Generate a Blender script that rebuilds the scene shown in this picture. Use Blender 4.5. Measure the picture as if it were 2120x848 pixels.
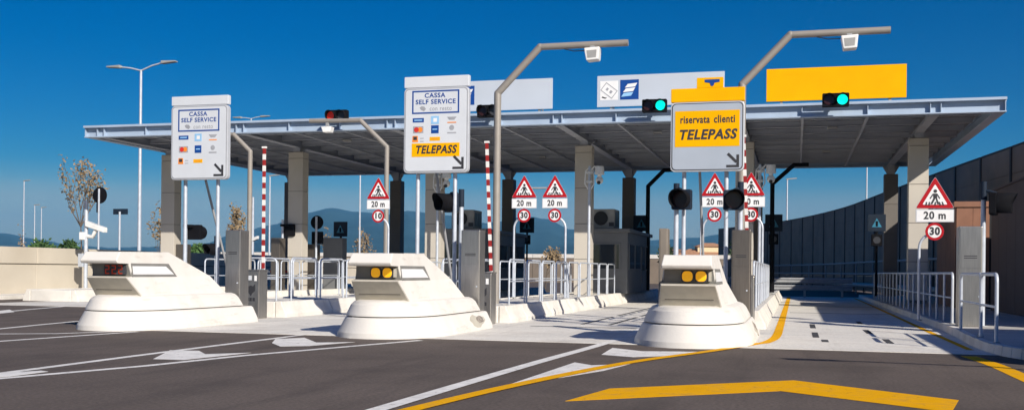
import bpy, math, random
from mathutils import Vector, Matrix, noise as mnoise
random.seed(7)
R = math.radians
scn = bpy.context.scene
for o in list(bpy.data.objects): bpy.data.objects.remove(o)
col = scn.collection

# ---------------------------------------------------------------- camera
F, U0, V0, ROLL, YAW, H = 2137., 1060., 559., R(0.6), R(15.4), 1.35
FW = Vector((-math.sin(YAW), math.cos(YAW), 0)); RT = Vector((math.cos(YAW), math.sin(YAW), 0)); UP = Vector((0, 0, 1))
cr, sr = math.cos(ROLL), math.sin(ROLL)
cam_d = bpy.data.cameras.new('camera'); cam = bpy.data.objects.new('camera', cam_d); col.objects.link(cam); scn.camera = cam
cx_ = RT*cr + UP*sr; cy_ = UP*cr - RT*sr
cam.matrix_world = Matrix(((cx_.x, cy_.x, -FW.x, 0), (cx_.y, cy_.y, -FW.y, 0), (cx_.z, cy_.z, -FW.z, H), (0, 0, 0, 1)))
cam_d.sensor_width = 36; cam_d.sensor_fit = 'HORIZONTAL'; cam_d.lens = 36*F/2120
cam_d.shift_x = 0; cam_d.shift_y = (V0-424)/2120
cam_d.clip_start = .1; cam_d.clip_end = 40000

def ray(u, v):
    a = (u-U0)/F; b = -(v-V0)/F
    return FW + RT*(a*cr - b*sr) + UP*(a*sr + b*cr)
CP = Vector((0, 0, H))
def pz(u, v, z=0.): d = ray(u, v); return CP + d*((z-H)/d.z)      # on a level at height z
def py(u, v, y): d = ray(u, v); return CP + d*(y/d.y)              # on the upright plane at Y
def px(u, v, x): d = ray(u, v); return CP + d*(x/d.x)              # on the upright plane at X
def pd(u, v, dist): d = ray(u, v); return CP + d*dist

# ---------------------------------------------------------------- world, sun, exposure
SKY_S, SKY_HUE, SKY_V = ((0, 0), (.18, .20), (.28, .45), (.38, .86), (.46, 1.), (1, 1)), .020, .66
SUN_EL, SUN_ROT = R(28.5), R(134)          # rotation is clockwise from +Y: sun stands behind the camera on the right
w = bpy.data.worlds.new('World'); scn.world = w; w.use_nodes = True
nt = w.node_tree; nt.nodes.clear()
wo = nt.nodes.new('ShaderNodeOutputWorld'); bg = nt.nodes.new('ShaderNodeBackground'); sk = nt.nodes.new('ShaderNodeTexSky')
sk.sky_type = 'NISHITA'; sk.sun_disc = False; sk.sun_elevation = SUN_EL; sk.sun_rotation = SUN_ROT
sk.air_density = 1.0; sk.dust_density = 0.6; sk.ozone_density = 3.0; sk.altitude = 200
# clear-air grade of the whole sky: saturation rises faster than the model's, hue a touch towards blue
sp = nt.nodes.new('ShaderNodeSeparateColor'); sp.mode = 'HSV'; cb = nt.nodes.new('ShaderNodeCombineColor'); cb.mode = 'HSV'
fc = nt.nodes.new('ShaderNodeFloatCurve'); cv = fc.mapping.curves[0]
for x, y in SKY_S[1:-1]: cv.points.new(x, y)
cv.points[0].location = SKY_S[0]; cv.points[-1].location = SKY_S[-1]; fc.mapping.update()
ad = nt.nodes.new('ShaderNodeMath'); ad.operation = 'ADD'; ad.inputs[1].default_value = SKY_HUE
mv = nt.nodes.new('ShaderNodeMath'); mv.operation = 'MULTIPLY'; mv.inputs[1].default_value = SKY_V
nt.links.new(sk.outputs[0], sp.inputs[0]); nt.links.new(sp.outputs[0], ad.inputs[0]); nt.links.new(ad.outputs[0], cb.inputs[0])
nt.links.new(sp.outputs[1], fc.inputs['Value']); nt.links.new(fc.outputs[0], cb.inputs[1]); nt.links.new(sp.outputs[2], mv.inputs[0]); nt.links.new(mv.outputs[0], cb.inputs[2])
nt.links.new(cb.outputs[0], bg.inputs['Color'])
bg.inputs['Strength'].default_value = .085; nt.links.new(bg.outputs[0], wo.inputs['Surface'])
sd = bpy.data.lights.new('sun', 'SUN'); sd.energy = 5.0; sd.angle = R(.5); sd.color = (1, .93, .83)
so = bpy.data.objects.new('sun', sd); col.objects.link(so)
sdir = Vector((math.sin(SUN_ROT)*math.cos(SUN_EL), math.cos(SUN_ROT)*math.cos(SUN_EL), math.sin(SUN_EL)))
so.rotation_euler = sdir.to_track_quat('Z', 'Y').to_euler(); so.location = (20, -20, 30)
scn.view_settings.view_transform = 'Standard'; scn.view_settings.look = 'None'
scn.view_settings.exposure = 0.18; scn.view_settings.gamma = 1; scn.view_settings.use_curve_mapping = False
scn.render.engine = 'CYCLES'

# ---------------------------------------------------------------- materials
M = {}
def mat(name, c, rough=.6, metal=0., var=.12, scale=3., bump=0., bscale=40., stain=None, stain_amt=.0, stain_scale=.6, emit=None, estr=0., coat=0., stretch=None, spec=None, grain=0., gscale=300., scuff=None, scuff_amt=.4, scuff_scale=(1, 1, 1), scuff_lo=.56, scuff_hi=.70):
    m = bpy.data.materials.new(name); m.use_nodes = True; M[name] = m
    n = m.node_tree.nodes; l = m.node_tree.links
    b = n['Principled BSDF']; b.inputs['Roughness'].default_value = rough; b.inputs['Metallic'].default_value = metal
    if spec is not None: b.inputs['Specular IOR Level'].default_value = spec
    if coat: b.inputs['Coat Weight'].default_value = coat
    tc = n.new('ShaderNodeTexCoord'); mp = n.new('ShaderNodeMapping'); l.new(tc.outputs['Object'], mp.inputs['Vector'])
    if stretch: mp.inputs['Scale'].default_value = stretch
    out = None
    rgb = n.new('ShaderNodeRGB'); rgb.outputs[0].default_value = (*c, 1); out = rgb.outputs[0]
    def mul(out, fac_socket, lo, hi):
        r = n.new('ShaderNodeMapRange'); l.new(fac_socket, r.inputs['Value'])
        r.inputs['From Min'].default_value = .3; r.inputs['From Max'].default_value = .7
        r.inputs['To Min'].default_value = lo; r.inputs['To Max'].default_value = hi
        v = n.new('ShaderNodeVectorMath'); v.operation = 'SCALE'; l.new(out, v.inputs[0]); l.new(r.outputs[0], v.inputs['Scale']); return v.outputs[0]
    if var:
        t = n.new('ShaderNodeTexNoise'); t.inputs['Scale'].default_value = scale; t.inputs['Detail'].default_value = 5; l.new(mp.outputs[0], t.inputs['Vector'])
        out = mul(out, t.outputs['Fac'], 1-var, 1+var)
    if grain:
        t = n.new('ShaderNodeTexNoise'); t.inputs['Scale'].default_value = gscale; t.inputs['Detail'].default_value = 2; l.new(tc.outputs['Object'], t.inputs['Vector'])
        out = mul(out, t.outputs['Fac'], 1-grain, 1+grain)
    if stain:
        t = n.new('ShaderNodeTexNoise'); t.inputs['Scale'].default_value = stain_scale; t.inputs['Detail'].default_value = 8; t.inputs['Roughness'].default_value = .65; l.new(mp.outputs[0], t.inputs['Vector'])
        r = n.new('ShaderNodeMapRange'); r.inputs['From Min'].default_value = .5; r.inputs['From Max'].default_value = .68; r.inputs['To Max'].default_value = stain_amt; l.new(t.outputs['Fac'], r.inputs['Value'])
        x = n.new('ShaderNodeMix'); x.data_type = 'RGBA'; l.new(r.outputs[0], x.inputs['Factor']); l.new(out, x.inputs['A']); x.inputs['B'].default_value = (*stain, 1); out = x.outputs['Result']
    if scuff:
        m2 = n.new('ShaderNodeMapping'); l.new(tc.outputs['Object'], m2.inputs['Vector']); m2.inputs['Scale'].default_value = scuff_scale
        t = n.new('ShaderNodeTexNoise'); t.inputs['Scale'].default_value = 1.; t.inputs['Detail'].default_value = 9; t.inputs['Roughness'].default_value = .7; l.new(m2.outputs[0], t.inputs['Vector'])
        r = n.new('ShaderNodeMapRange'); r.inputs['From Min'].default_value = scuff_lo; r.inputs['From Max'].default_value = scuff_hi; r.inputs['To Max'].default_value = scuff_amt; l.new(t.outputs['Fac'], r.inputs['Value'])
        x = n.new('ShaderNodeMix'); x.data_type = 'RGBA'; l.new(r.outputs[0], x.inputs['Factor']); l.new(out, x.inputs['A']); x.inputs['B'].default_value = (*scuff, 1); out = x.outputs['Result']
    l.new(out, b.inputs['Base Color'])
    if bump:
        t = n.new('ShaderNodeTexNoise'); t.inputs['Scale'].default_value = bscale; t.inputs['Detail'].default_value = 4; l.new(mp.outputs[0], t.inputs['Vector'])
        bp = n.new('ShaderNodeBump'); bp.inputs['Strength'].default_value = bump; bp.inputs['Distance'].default_value = .02; l.new(t.outputs['Fac'], bp.inputs['Height']); l.new(bp.outputs[0], b.inputs['Normal'])
    if emit:
        b.inputs['Emission Color'].default_value = (*emit, 1); b.inputs['Emission Strength'].default_value = estr
    return m
mat('asphalt', (.122, .098, .084), .9, var=.14, scale=.35, bump=.25, bscale=60, stain=(.07, .057, .05), stain_amt=.55, stain_scale=.5, grain=.22, gscale=24, spec=.25, scuff=(.045, .038, .035), scuff_amt=.55, scuff_scale=(1.6, .16, 1), scuff_lo=.50, scuff_hi=.75)
mat('apron', (.74, .71, .65), .85, var=.12, scale=.5, bump=.15, bscale=30, stain=(.52, .47, .41), stain_amt=.65, stain_scale=.55, grain=.1, gscale=14, scuff=(.30, .27, .24), scuff_amt=.4, scuff_scale=(2.2, .12, 1), scuff_lo=.54, scuff_hi=.72)
mat('pavement', (.50, .48, .45), .85, var=.12, scale=.8, bump=.15, stain=(.36, .33, .30), stain_amt=.5)
mat('soil', (.16, .14, .09), .95, var=.3, scale=.05, stain=(.08, .10, .04), stain_amt=.8, stain_scale=.02)
mat('white_concrete', (.72, .69, .64), .75, var=.05, scale=1.5, bump=.12, bscale=25, stain=(.62, .57, .50), stain_amt=.45, stain_scale=1.3, stretch=(1, 1, .6), scuff=(.30, .27, .23), scuff_amt=.5, scuff_scale=(1.1, 1.1, 5), scuff_lo=.55, scuff_hi=.74)
mat('barrier_concrete', (.72, .69, .63), .85, var=.1, scale=1.2, bump=.2, bscale=25, stain=(.5, .46, .4), stain_amt=.6, stain_scale=.9)
mat('cream_wall', (.55, .495, .405), .85, var=.07, scale=.6, bump=.2, bscale=8, stain=(.47, .41, .32), stain_amt=.6, stain_scale=.25)
mat('broken_concrete', (.25, .22, .19), .95, var=.5, scale=12, bump=.6, bscale=20)
mat('grey_panel', (.47, .44, .37), .8, var=.1, scale=5, stain=(.26, .24, .20), stain_amt=.5, stain_scale=2.5)
mat('post_brown', (.22, .19, .155), .6, .2, var=.12)
mat('slot_grey', (.20, .195, .18), .8)
mat('dark_groove', (.16, .15, .13), .9)
mat('galvanised', (.54, .58, .64), .45, .25, var=.1, scale=6)
mat('galvanised_dull', (.34, .345, .35), .6, .12, var=.12, scale=5)
mat('gantry_paint', (.30, .275, .245), .55, .15, var=.06, scale=4)
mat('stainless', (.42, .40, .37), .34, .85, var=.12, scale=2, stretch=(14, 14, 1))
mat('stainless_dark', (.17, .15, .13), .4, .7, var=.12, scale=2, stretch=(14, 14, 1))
mat('fascia_paint', (.38, .47, .59), .5, .05, var=.05, scale=1.5, stain=(.30, .37, .47), stain_amt=.5, stain_scale=1.)
mat('beam_paint', (.38, .40, .44), .6, .1, var=.08, scale=1.)
mat('deck_paint', (.22, .24, .28), .65, .1, var=.1, scale=1.)
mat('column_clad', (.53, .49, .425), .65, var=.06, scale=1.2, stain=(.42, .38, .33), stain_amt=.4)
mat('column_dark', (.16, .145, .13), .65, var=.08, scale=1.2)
mat('column_joint', (.16, .15, .14), .8)
mat('sign_grey', (.66, .69, .73), .5, .1, var=.03, scale=2)
mat('sign_mid_grey', (.40, .45, .52), .5, .1, var=.03, scale=2)
mat('sign_white', (.80, .80, .80), .5, var=.03)
mat('sign_frame', (.62, .64, .67), .45, .3, var=.05)
mat('sign_back', (.30, .31, .33), .55, .3)
mat('board_grey', (.50, .55, .62), .5, var=.04, scale=.8)
mat('yellow', (.86, .42, .0), .8, var=.04, scale=1.5, spec=.08)
mat('sign_red', (.42, .008, .015), .6, var=.04, spec=.2)
mat('blue', (.008, .06, .27), .7, var=.05, spec=.15)
mat('light_blue', (.28, .52, .78), .5)
mat('teal', (.03, .2, .32), .5)
mat('orange', (.8, .25, .03), .5)
mat('card_red', (.6, .03, .02), .5)
mat('black', (.012, .012, .014), .5, var=.1)
mat('ink', (.03, .03, .035), .6)
mat('ink_grey', (.32, .33, .36), .6)
mat('signal_black', (.009, .009, .011), .8, var=.15, spec=.06)
mat('signal_navy', (.014, .024, .042), .65, var=.15, spec=.2)
mat('lens_dark', (.035, .010, .008), .25)
mat('lens_red', (.5, .02, .01), .3, emit=(1, .04, .01), estr=.12)
mat('lens_green', (.0, .5, .42), .3, emit=(.0, .95, .72), estr=1.)
mat('lamp_amber', (.85, .42, .01), .35, emit=(1, .45, .01), estr=.35)
mat('display_red', (.25, .03, .01), .4, emit=(1, .08, .02), estr=.10)
mat('display_dark', (.05, .052, .06), .3)
mat('barrier_white', (.78, .77, .74), .45)
mat('barrier_red', (.30, .022, .022), .6, spec=.2)
mat('white_plastic', (.80, .80, .78), .4)
mat('booth_paint', (.19, .195, .20), .55, .2, var=.06)
mat('ac_paint', (.34, .34, .33), .6, .1)
mat('dark_glass', (.02, .03, .045), .06, var=0, spec=.9)
mat('brown_clad', (.17, .085, .058), .7, var=.1, scale=1.5)
mat('brown_trim', (.26, .12, .07), .6, var=.1)
mat('dark_clad', (.085, .06, .06), .75, var=.08)
mat('noise_panel', (.22, .175, .135), .75, var=.15, scale=.7, stain=(.12, .11, .10), stain_amt=.6, stain_scale=.4, scuff=(.30, .25, .20), scuff_amt=.4, scuff_scale=(1.5, 1.5, .3))
mat('noise_post', (.045, .043, .043), .6, .3)
mat('line_white', (.80, .78, .74), .8, var=.1, scale=3, stain=(.42, .38, .35), stain_amt=.35, stain_scale=4, scuff=(.12, .10, .09), scuff_amt=.5, scuff_scale=(9, 5, 1), scuff_lo=.56, scuff_hi=.66)
mat('line_yellow', (.86, .42, .0), .9, spec=.1, var=.08, scale=3, stain=(.45, .25, .06), stain_amt=.5, stain_scale=3, scuff=(.2, .13, .06), scuff_amt=.4, scuff_scale=(9, 5, 1), scuff_lo=.57, scuff_hi=.67)
mat('slot_dark', (.045, .045, .05), .9)
mat('bark', (.13, .10, .075), .9, var=.2, scale=8)
mat('leaf_brown', (.25, .18, .10), .8, var=.4, scale=1.5)
mat('leaf_green', (.055, .12, .028), .8, var=.45, scale=1.2)
mat('leaf_dark', (.035, .06, .022), .8, var=.4, scale=1.2)
mat('house_wall', (.72, .58, .36), .8, var=.05)
mat('roof_tile', (.42, .22, .12), .85, var=.2, scale=2)
mat('mountain', (.03, .06, .06), 1., var=.35, scale=.004, spec=0)
mat('truck_red', (.45, .03, .03), .5)

# ---------------------------------------------------------------- mesh helpers
class MB:
    def __init__(s): s.v = []; s.f = []; s.sm = []
    def add(s, vs, fs, smooth=False):
        n = len(s.v); s.v += [tuple(p) for p in vs]
        for f in fs: s.f.append(tuple(i+n for i in f)); s.sm.append(smooth)
        return s
    def box(s, x0, x1, y0, y1, z0, z1):
        return s.add([(x0,y0,z0),(x1,y0,z0),(x1,y1,z0),(x0,y1,z0),(x0,y0,z1),(x1,y0,z1),(x1,y1,z1),(x0,y1,z1)],
                     [(0,3,2,1),(4,5,6,7),(0,1,5,4),(1,2,6,5),(2,3,7,6),(3,0,4,7)])
    def prism(s, pts, vec):                     # polygon of 3d points swept by vec
        vec = Vector(vec); a = [Vector(p) for p in pts]; n = len(a)
        nrm = Vector((0,0,0))
        for i in range(n): nrm += (a[i]).cross(a[(i+1) % n])
        if nrm.dot(vec) > 0: a.reverse()
        b = [p+vec for p in a]
        return s.add(a+b, [tuple(range(n))] + [tuple(range(2*n-1, n-1, -1))] + [(i, n+i, n+(i+1) % n, (i+1) % n) for i in range(n)])
    def cyl(s, p, q, r, r2=None, n=14, caps=True):
        p = Vector(p); q = Vector(q); r2 = r if r2 is None else r2
        d = (q-p).normalized(); a = d.orthogonal().normalized(); b = d.cross(a)
        vs = []
        for c, rr in ((p, r), (q, r2)):
            for i in range(n): t = 2*math.pi*i/n; vs.append(c + a*(rr*math.cos(t)) + b*(rr*math.sin(t)))
        s.add(vs, [(i, (i+1) % n, n+(i+1) % n, n+i) for i in range(n)], True)
        if caps: s.add(vs, [tuple(range(n-1, -1, -1)), tuple(range(n, 2*n))])
        return s
    def tube(s, pts, r, n=10):
        pts = [Vector(p) for p in pts]; rings = []; m = len(pts)
        a = None
        for i, p in enumerate(pts):
            d = (pts[min(i+1, m-1)] - pts[max(i-1, 0)]).normalized()
            if 0 < i < m-1:
                d1 = (pts[i]-pts[i-1]).normalized(); k = 1/max(.5, d1.dot(d))
            else: k = 1
            if a is None: a = d.orthogonal().normalized()
            else: a = (a - d*a.dot(d)).normalized()
            b = d.cross(a); rings.append([p + (a*math.cos(2*math.pi*j/n) + b*math.sin(2*math.pi*j/n))*r for j in range(n)])
        vs = [x for q in rings for x in q]
        s.add(vs, [(i*n+j, i*n+(j+1) % n, (i+1)*n+(j+1) % n, (i+1)*n+j) for i in range(m-1) for j in range(n)], True)
        s.add(vs, [tuple(range(n-1, -1, -1)), tuple(range((m-1)*n, m*n))]); return s
    def loft(s, rings, smooth=True, cap=True):
        n = len(rings[0]); vs = [p for r_ in rings for p in r_]
        s.add(vs, [(i*n+j, i*n+(j+1) % n, (i+1)*n+(j+1) % n, (i+1)*n+j) for i in range(len(rings)-1) for j in range(n)], smooth)
        if cap: s.add(vs, [tuple(range(n-1, -1, -1)), tuple(range((len(rings)-1)*n, len(rings)*n))])
        return s
    def sphere(s, c, r, n=12, m=8, sz=1.):
        c = Vector(c); vs = [c+Vector((0,0,-r*sz))]
        for i in range(1, m):
            t = math.pi*i/m - math.pi/2
            for j in range(n): a = 2*math.pi*j/n; vs.append(c + Vector((r*math.cos(t)*math.cos(a), r*math.cos(t)*math.sin(a), r*sz*math.sin(t))))
        vs.append(c+Vector((0,0,r*sz))); fs = []
        for j in range(n): fs.append((0, 1+(j+1) % n, 1+j)); fs.append((len(vs)-1, 1+(m-2)*n+j, 1+(m-2)*n+(j+1) % n))
        for i in range(m-2):
            for j in range(n): fs.append((1+i*n+j, 1+i*n+(j+1) % n, 1+(i+1)*n+(j+1) % n, 1+(i+1)*n+j))
        return s.add(vs, fs, True)
    def mesh(s, name, m):
        me = bpy.data.meshes.new(name); me.from_pydata(s.v, [], s.f); me.materials.append(M[m])
        me.polygons.foreach_set('use_smooth', s.sm); me.update(); return me
    def build(s, name, m, parent=None, bevel=0, loc=None, seg=2):
        o = bpy.data.objects.new(name, s.mesh(name, m)); col.objects.link(o)
        if parent: o.parent = parent
        if loc is not None: o.location = loc
        if bevel:
            b = o.modifiers.new('bevel', 'BEVEL'); b.width = bevel; b.segments = seg; b.limit_method = 'ANGLE'; b.angle_limit = R(35)
        return o
def tag(o, label=None, cat=None, group=None, kind=None):
    if label: o['label'] = label
    if cat: o['category'] = cat
    if group: o['group'] = group
    if kind: o['kind'] = kind
    return o
def thing(name, label, cat, loc=(0, 0, 0), group=None, rz=0):
    o = bpy.data.objects.new(name, None); col.objects.link(o); o.location = loc; o.rotation_euler = (0, 0, rz); o.empty_display_size = .1
    return tag(o, label, cat, group)
def struct(o): o['kind'] = 'structure'; return o
def share(o, name=None, loc=None, parent=None, rot=None):
    c = o.copy(); col.objects.link(c)
    if name: c.name = name
    if parent is not None: c.parent = parent
    if loc is not None: c.location = loc
    if rot is not None: c.rotation_euler = rot
    return c
def copy_tree(o, loc, label, parent=None):
    c = o.copy(); col.objects.link(c)
    if parent: c.parent = parent
    else: c.location = loc; c['label'] = label
    for ch in [x for x in bpy.data.objects if x.parent == o]: copy_tree(ch, None, None, c)
    return c
_tc = {}
def text(s, size, m, parent, x, y, z, name='lettering', shear=0., bold=0., align='CENTER', width=None, th=.003):
    key = (s, size, m, shear, bold, align, width)
    if key not in _tc:
        cu = bpy.data.curves.new('t', 'FONT'); cu.body = s; cu.size = size; cu.shear = shear; cu.offset = bold; cu.align_x = align; cu.align_y = 'CENTER'; cu.resolution_u = 3; cu.extrude = th/2; cu.space_character = 1.10
        ob = bpy.data.objects.new('t', cu); col.objects.link(ob); bpy.context.view_layer.update()
        me = bpy.data.meshes.new_from_object(ob.evaluated_get(bpy.context.evaluated_depsgraph_get())); bpy.data.objects.remove(ob)
        xs = [v.co.x for v in me.vertices]; k = 1
        if width and xs: k = width/(max(xs)-min(xs))
        for v in me.vertices: v.co = (v.co.x*k, -v.co.z, v.co.y)
        me.materials.clear(); me.materials.append(M[m]); _tc[key] = me
    o = bpy.data.objects.new(name, _tc[key]); col.objects.link(o); o.parent = parent; o.location = (x, y, z); return o
def rrect(x0, x1, z0, z1, r, y=0., n=4):
    pts = []
    for cx, cz, a0 in ((x1-r, z0+r, -90), (x1-r, z1-r, 0), (x0+r, z1-r, 90), (x0+r, z0+r, 180)):
        for i in range(n+1): a = R(a0+90*i/n); pts.append((cx+r*math.cos(a), y, cz+r*math.sin(a)))
    return pts
def arc_path(p0, p1, p2, r, n=5):               # rounded corner at p1
    p0, p1, p2 = map(Vector, (p0, p1, p2)); a = (p0-p1).normalized(); b = (p2-p1).normalized()
    A = p1+a*r; B = p1+b*r; out = []
    for i in range(n+1):
        t = i/n; out.append(A*(1-t)**2 + p1*2*t*(1-t) + B*t*t)
    return out

# ================================================================= GROUND
def sheet(name, pts, z, m, parent=None, label=None):
    o = MB().add([(p[0], p[1], z) for p in pts], [tuple(range(len(pts)))]).build(name, m, parent); struct(o); return o
sheet('ground', [(-14000, -14000), (14000, -14000), (14000, 14000), (-14000, 14000)], -.012, 'soil')
def grid_sheet(name, x0, x1, y0, y1, z, m):
    return sheet(name, [(x0, y0), (x1, y0), (x1, y1), (x0, y1)], z, m)
grid_sheet('road', -160, 40, -40, 160, 0., 'asphalt')
# concrete slabs of the toll lanes, cast in bays with open joints
def lane_slabs(x0, x1, y0, y1, n):
    root = bpy.data.objects.new('lane_pavement', None); col.objects.link(root); struct(root)
    st = (y1-y0)/n
    me = MB().box(x0, x1, .008, st-.008, -.03, .008).mesh('slab', 'apron')
    for i in range(n):
        o = bpy.data.objects.new('slab', me); col.objects.link(o); o.parent = root; o.location = (0, y0+i*st, random.uniform(-.001, .001))
    return root
IX = {1: -14.6, 2: -8.25, 3: -1.95, 0: -20.9, -1: -27.2}
lane_slabs(-1.95-.1, 3.6, 19.0, 62, 8)
lane_slabs(-8.25+.0, -2.06, 19.0, 62, 8)
lane_slabs(-14.6, -8.26, 19.0, 62, 8)
lane_slabs(-20.9, -14.61, 27.0, 62, 6)
lane_slabs(-27.2, -20.91, 29.0, 62, 6)
# dark loop-detector slots cut in the lanes
def slot(x0, x1, y0, y1): struct(MB().box(x0, x1, y0, y1, .0085, .0125).build('detector_slot', 'slot_dark'))
for x in (-5.25, -4.55): slot(x, x+.10, 25.6, 30.2); slot(x, x+.10, 31.0, 41)
for x0, y0, y1 in ((.35, 26.4, 28.4), (1.55, 24.6, 26.2), (.35, 22.6, 24.5), (1.72, 21.3, 22.6), (.50, 21.2, 21.9), (1.62, 29.2, 30.6)):
    slot(x0, x0+.13, y0, y1)
for y in (36.5, 44.): slot(-.2, 3.2, y, y+.12)
slot(-6.2, -3.6, 24.2, 24.32)

# ---------------------------------------------------------------- painted markings
def marking(name, pts, m, z=.004, label=None):
    o = MB().prism([(p[0], p[1], z-.002) for p in pts], (0, 0, .002)).build(name, m); struct(o); return o
def mark_px(name, uv, m, z=.004): return marking(name, [pz(u, v, z) for u, v in uv], m, z)
def stripe(name, pts, wd, m, z=.004, z2=None):
    pts = [Vector((p[0], p[1], 0)) for p in pts]; L = []; Rr = []
    for i, p in enumerate(pts):
        d = (pts[min(i+1, len(pts)-1)]-pts[max(i-1, 0)]).normalized(); n = Vector((-d.y, d.x, 0))
        L.append(p+n*wd/2); Rr.append(p-n*wd/2)
    mb = MB(); k = len(pts); vs = [(*p.xy, z) for p in L] + [(*p.xy, z) for p in Rr]
    mb.add(vs, [(i, k+i, k+i+1, i+1) for i in range(k-1)]); o = mb.build(name, m); struct(o); return o
P2 = lambda *uv: [pz(u, v) for u, v in uv]
def smooth(pts, n=6):
    out = []
    for i in range(len(pts)-1):
        p0, p1, p2, p3 = pts[max(i-1, 0)], pts[i], pts[i+1], pts[min(i+2, len(pts)-1)]
        for j in range(n):
            t = j/n; out.append(.5*((2*p1) + (p2-p0)*t + (2*p0-5*p1+4*p2-p3)*t*t + (3*p1-p0-3*p2+p3)*t**3))
    return out+[pts[-1]]
# around the middle island
stripe('white_line', P2((-80, 783), (280, 736), (470, 712), (585, 698)) , .16, 'line_white')
stripe('white_line', P2((-80, 790), (300, 757), (500, 736), (870, 704)), .16, 'line_white', .0045)
stripe('white_line', smooth(P2((585, 698), (640, 692), (690, 694), (730, 700))), .13, 'line_white', .005)
mark_px('white_chevron', [(317, 742), (352, 724), (412, 725), (425, 732), (520, 729), (380, 744)], 'line_white', .0055)
mark_px('white_chevron', [(563, 709), (570, 701), (630, 698), (655, 708), (735, 707), (640, 715), (580, 716)], 'line_white', .0055)
mark_px('white_chevron', [(-60, 775), (85, 766), (100, 768), (20, 778), (-60, 784)], 'line_white', .0055)
# around the left island
stripe('white_line', P2((-60, 691), (120, 690), (285, 684)), .16, 'line_white')
stripe('white_line', P2((-60, 710), (100, 699), (285, 686)), .16, 'line_white', .0045)
stripe('white_line', P2((-40, 684), (80, 672), (165, 664)), .16, 'line_white')
stripe('white_line', P2((-40, 650), (60, 640), (178, 630)), .18, 'line_white')
mark_px('white_chevron', [(-60, 650), (20, 640), (30, 645), (-60, 654)], 'line_white', .0055)
# around the right island
stripe('white_line', smooth(P2((770, 852), (960, 795), (1120, 748), (1245, 713), (1310, 691), (1345, 668))), .19, 'line_white', .011)
mark_px('white_chevron', [(1035, 801), (1190, 749), (1225, 755), (1305, 752), (1250, 766)], 'line_white')
mark_px('white_chevron', [(1245, 733), (1268, 719), (1330, 726), (1445, 727), (1400, 735), (1310, 738)], 'line_white')
stripe('yellow_line', smooth(P2((820, 856), (1060, 799), (1300, 751), (1470, 727), (1565, 712))+[Vector((-.55, 20.6, 0)), Vector((-.40, 22.5, 0)), Vector((-.38, 27, 0)), Vector((-.38, 40, 0)), Vector((-.38, 60, 0))]), .19, 'line_yellow', .012)
mark_px('yellow_chevron', [(1170, 829), (1262, 803), (1643, 786), (1985, 827), (1970, 852), (1615, 808)], 'line_yellow')
stripe('yellow_line', smooth(P2((2190, 812), (2120, 781), (2060, 755), (2005, 737))), .26, 'line_yellow')
stripe('yellow_line', [(3.02, 20.0), (3.02, 26), (3.1, 45), (3.1, 60)], .13, 'line_yellow', .012)

# ================================================================= RIGHT PAVEMENT
KX = 3.45
kroot = bpy.data.objects.new('pavement', None); col.objects.link(kroot); struct(kroot)
kpts = [Vector((KX, y, 0)) for y in (62, 50, 40, 32, 27)] + smooth([Vector((3.36, 24, 0)), Vector((3.25, 21, 0)), Vector((3.35, 18.9, 0)), Vector((4.0, 17.3, 0)), Vector((5.4, 14.6, 0)), Vector((6.6, 12.2, 0))], 5)
KH = .17
mb = MB(); k = len(kpts)
mb.add([(p.x, p.y, KH-.004) for p in kpts]+[(14, 12.0, KH-.004), (14, 62, KH-.004)], [tuple(range(k+1, -1, -1))]); pav = mb.build('paving', 'pavement', kroot)
# kerb stones one by one
path = [kpts[0]]
for a, b in zip(kpts, kpts[1:]):
    n = max(1, round((b-a).length/1.0))
    for i in range(n): path.append(a.lerp(b, (i+1)/n))
for a, b in zip(path, path[1:]):
    d = (b-a).normalized(); n = Vector((d.y, -d.x, 0)); g = d*.006
    if n.x > 0 or (abs(n.x) < .5 and n.y < 0): pass
    out = Vector((-1, 0, 0)) if abs(d.y) > .7 else Vector((0, -1, 0))
    if n.dot(out) < 0: n = -n
    A, B = a+g, b-g
    hh = KH+random.uniform(-.004, .006)
    MB().prism([A+n*.02+UP*-.02, A+n*.0+UP*(hh), A-n*.14+UP*hh, A-n*.14+UP*-.02], B-A).build('kerb_stone', 'barrier_concrete', kroot, .012)

# ================================================================= TOLL ISLANDS
ord_ = ['nearest', 'second', 'third', 'fourth', 'fifth', 'sixth', 'seventh', 'eighth', 'ninth', 'tenth', 'eleventh']
def island(i, y0, y1, label):
    xc = IX[i]; hw = 1.25; root = thing('toll_island', label, 'traffic island', (xc, y0, 0))
    MB().box(-hw+.34, hw-.34, .35, y1-y0-.05, -.02, .41).build('deck', 'apron', root)
    lens = []; y = 0.
    rnd = random.Random(i+5)
    while y < y1-y0-1: L = rnd.choice((3.0, 3.0, 1.6, 3.0)); lens.append((y, min(y+L, y1-y0))); y += L
    cache = {}
    for a, b in lens:
        for s in (-1, 1):
            L = round(b-a, 2)
            pr = [(s*hw, .01, -.02), (s*hw, .01, .10), (s*(hw-.13), .01, .34), (s*(hw-.16), .01, .44), (s*(hw-.335), .01, .44), (s*(hw-.335), .01, -.02)]
            if (s, L) not in cache: cache[(s, L)] = MB().prism(pr, (0, L-.02-.015, 0)).build('kerb_block', 'barrier_concrete', root, .02)
            else: share(cache[(s, L)], 'kerb_block', None, root)
            o = [x for x in root.children][-1]
            o.location = (0, a, 0)
    MB().prism([(-hw+.35, .02, -.02), (hw-.35, .02, -.02), (hw-.35, .02, .43), (-hw+.35, .02, .43)], (0, .3, 0)).build('end_block', 'barrier_concrete', root, .03)
    return root
island(3, 25.4, 56, 'long raised concrete island behind the yellow topped sign')
island(2, 25.4, 56, 'long raised concrete island behind the middle sign post')
island(1, 25.4, 56, 'long raised concrete island behind the leftmost payment sign')
island(0, 31.0, 58, 'raised concrete island of the oncoming lane left of the leftmost nose')
island(-1, 33.0, 58, 'raised concrete island under the left end of the canopy')

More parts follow.
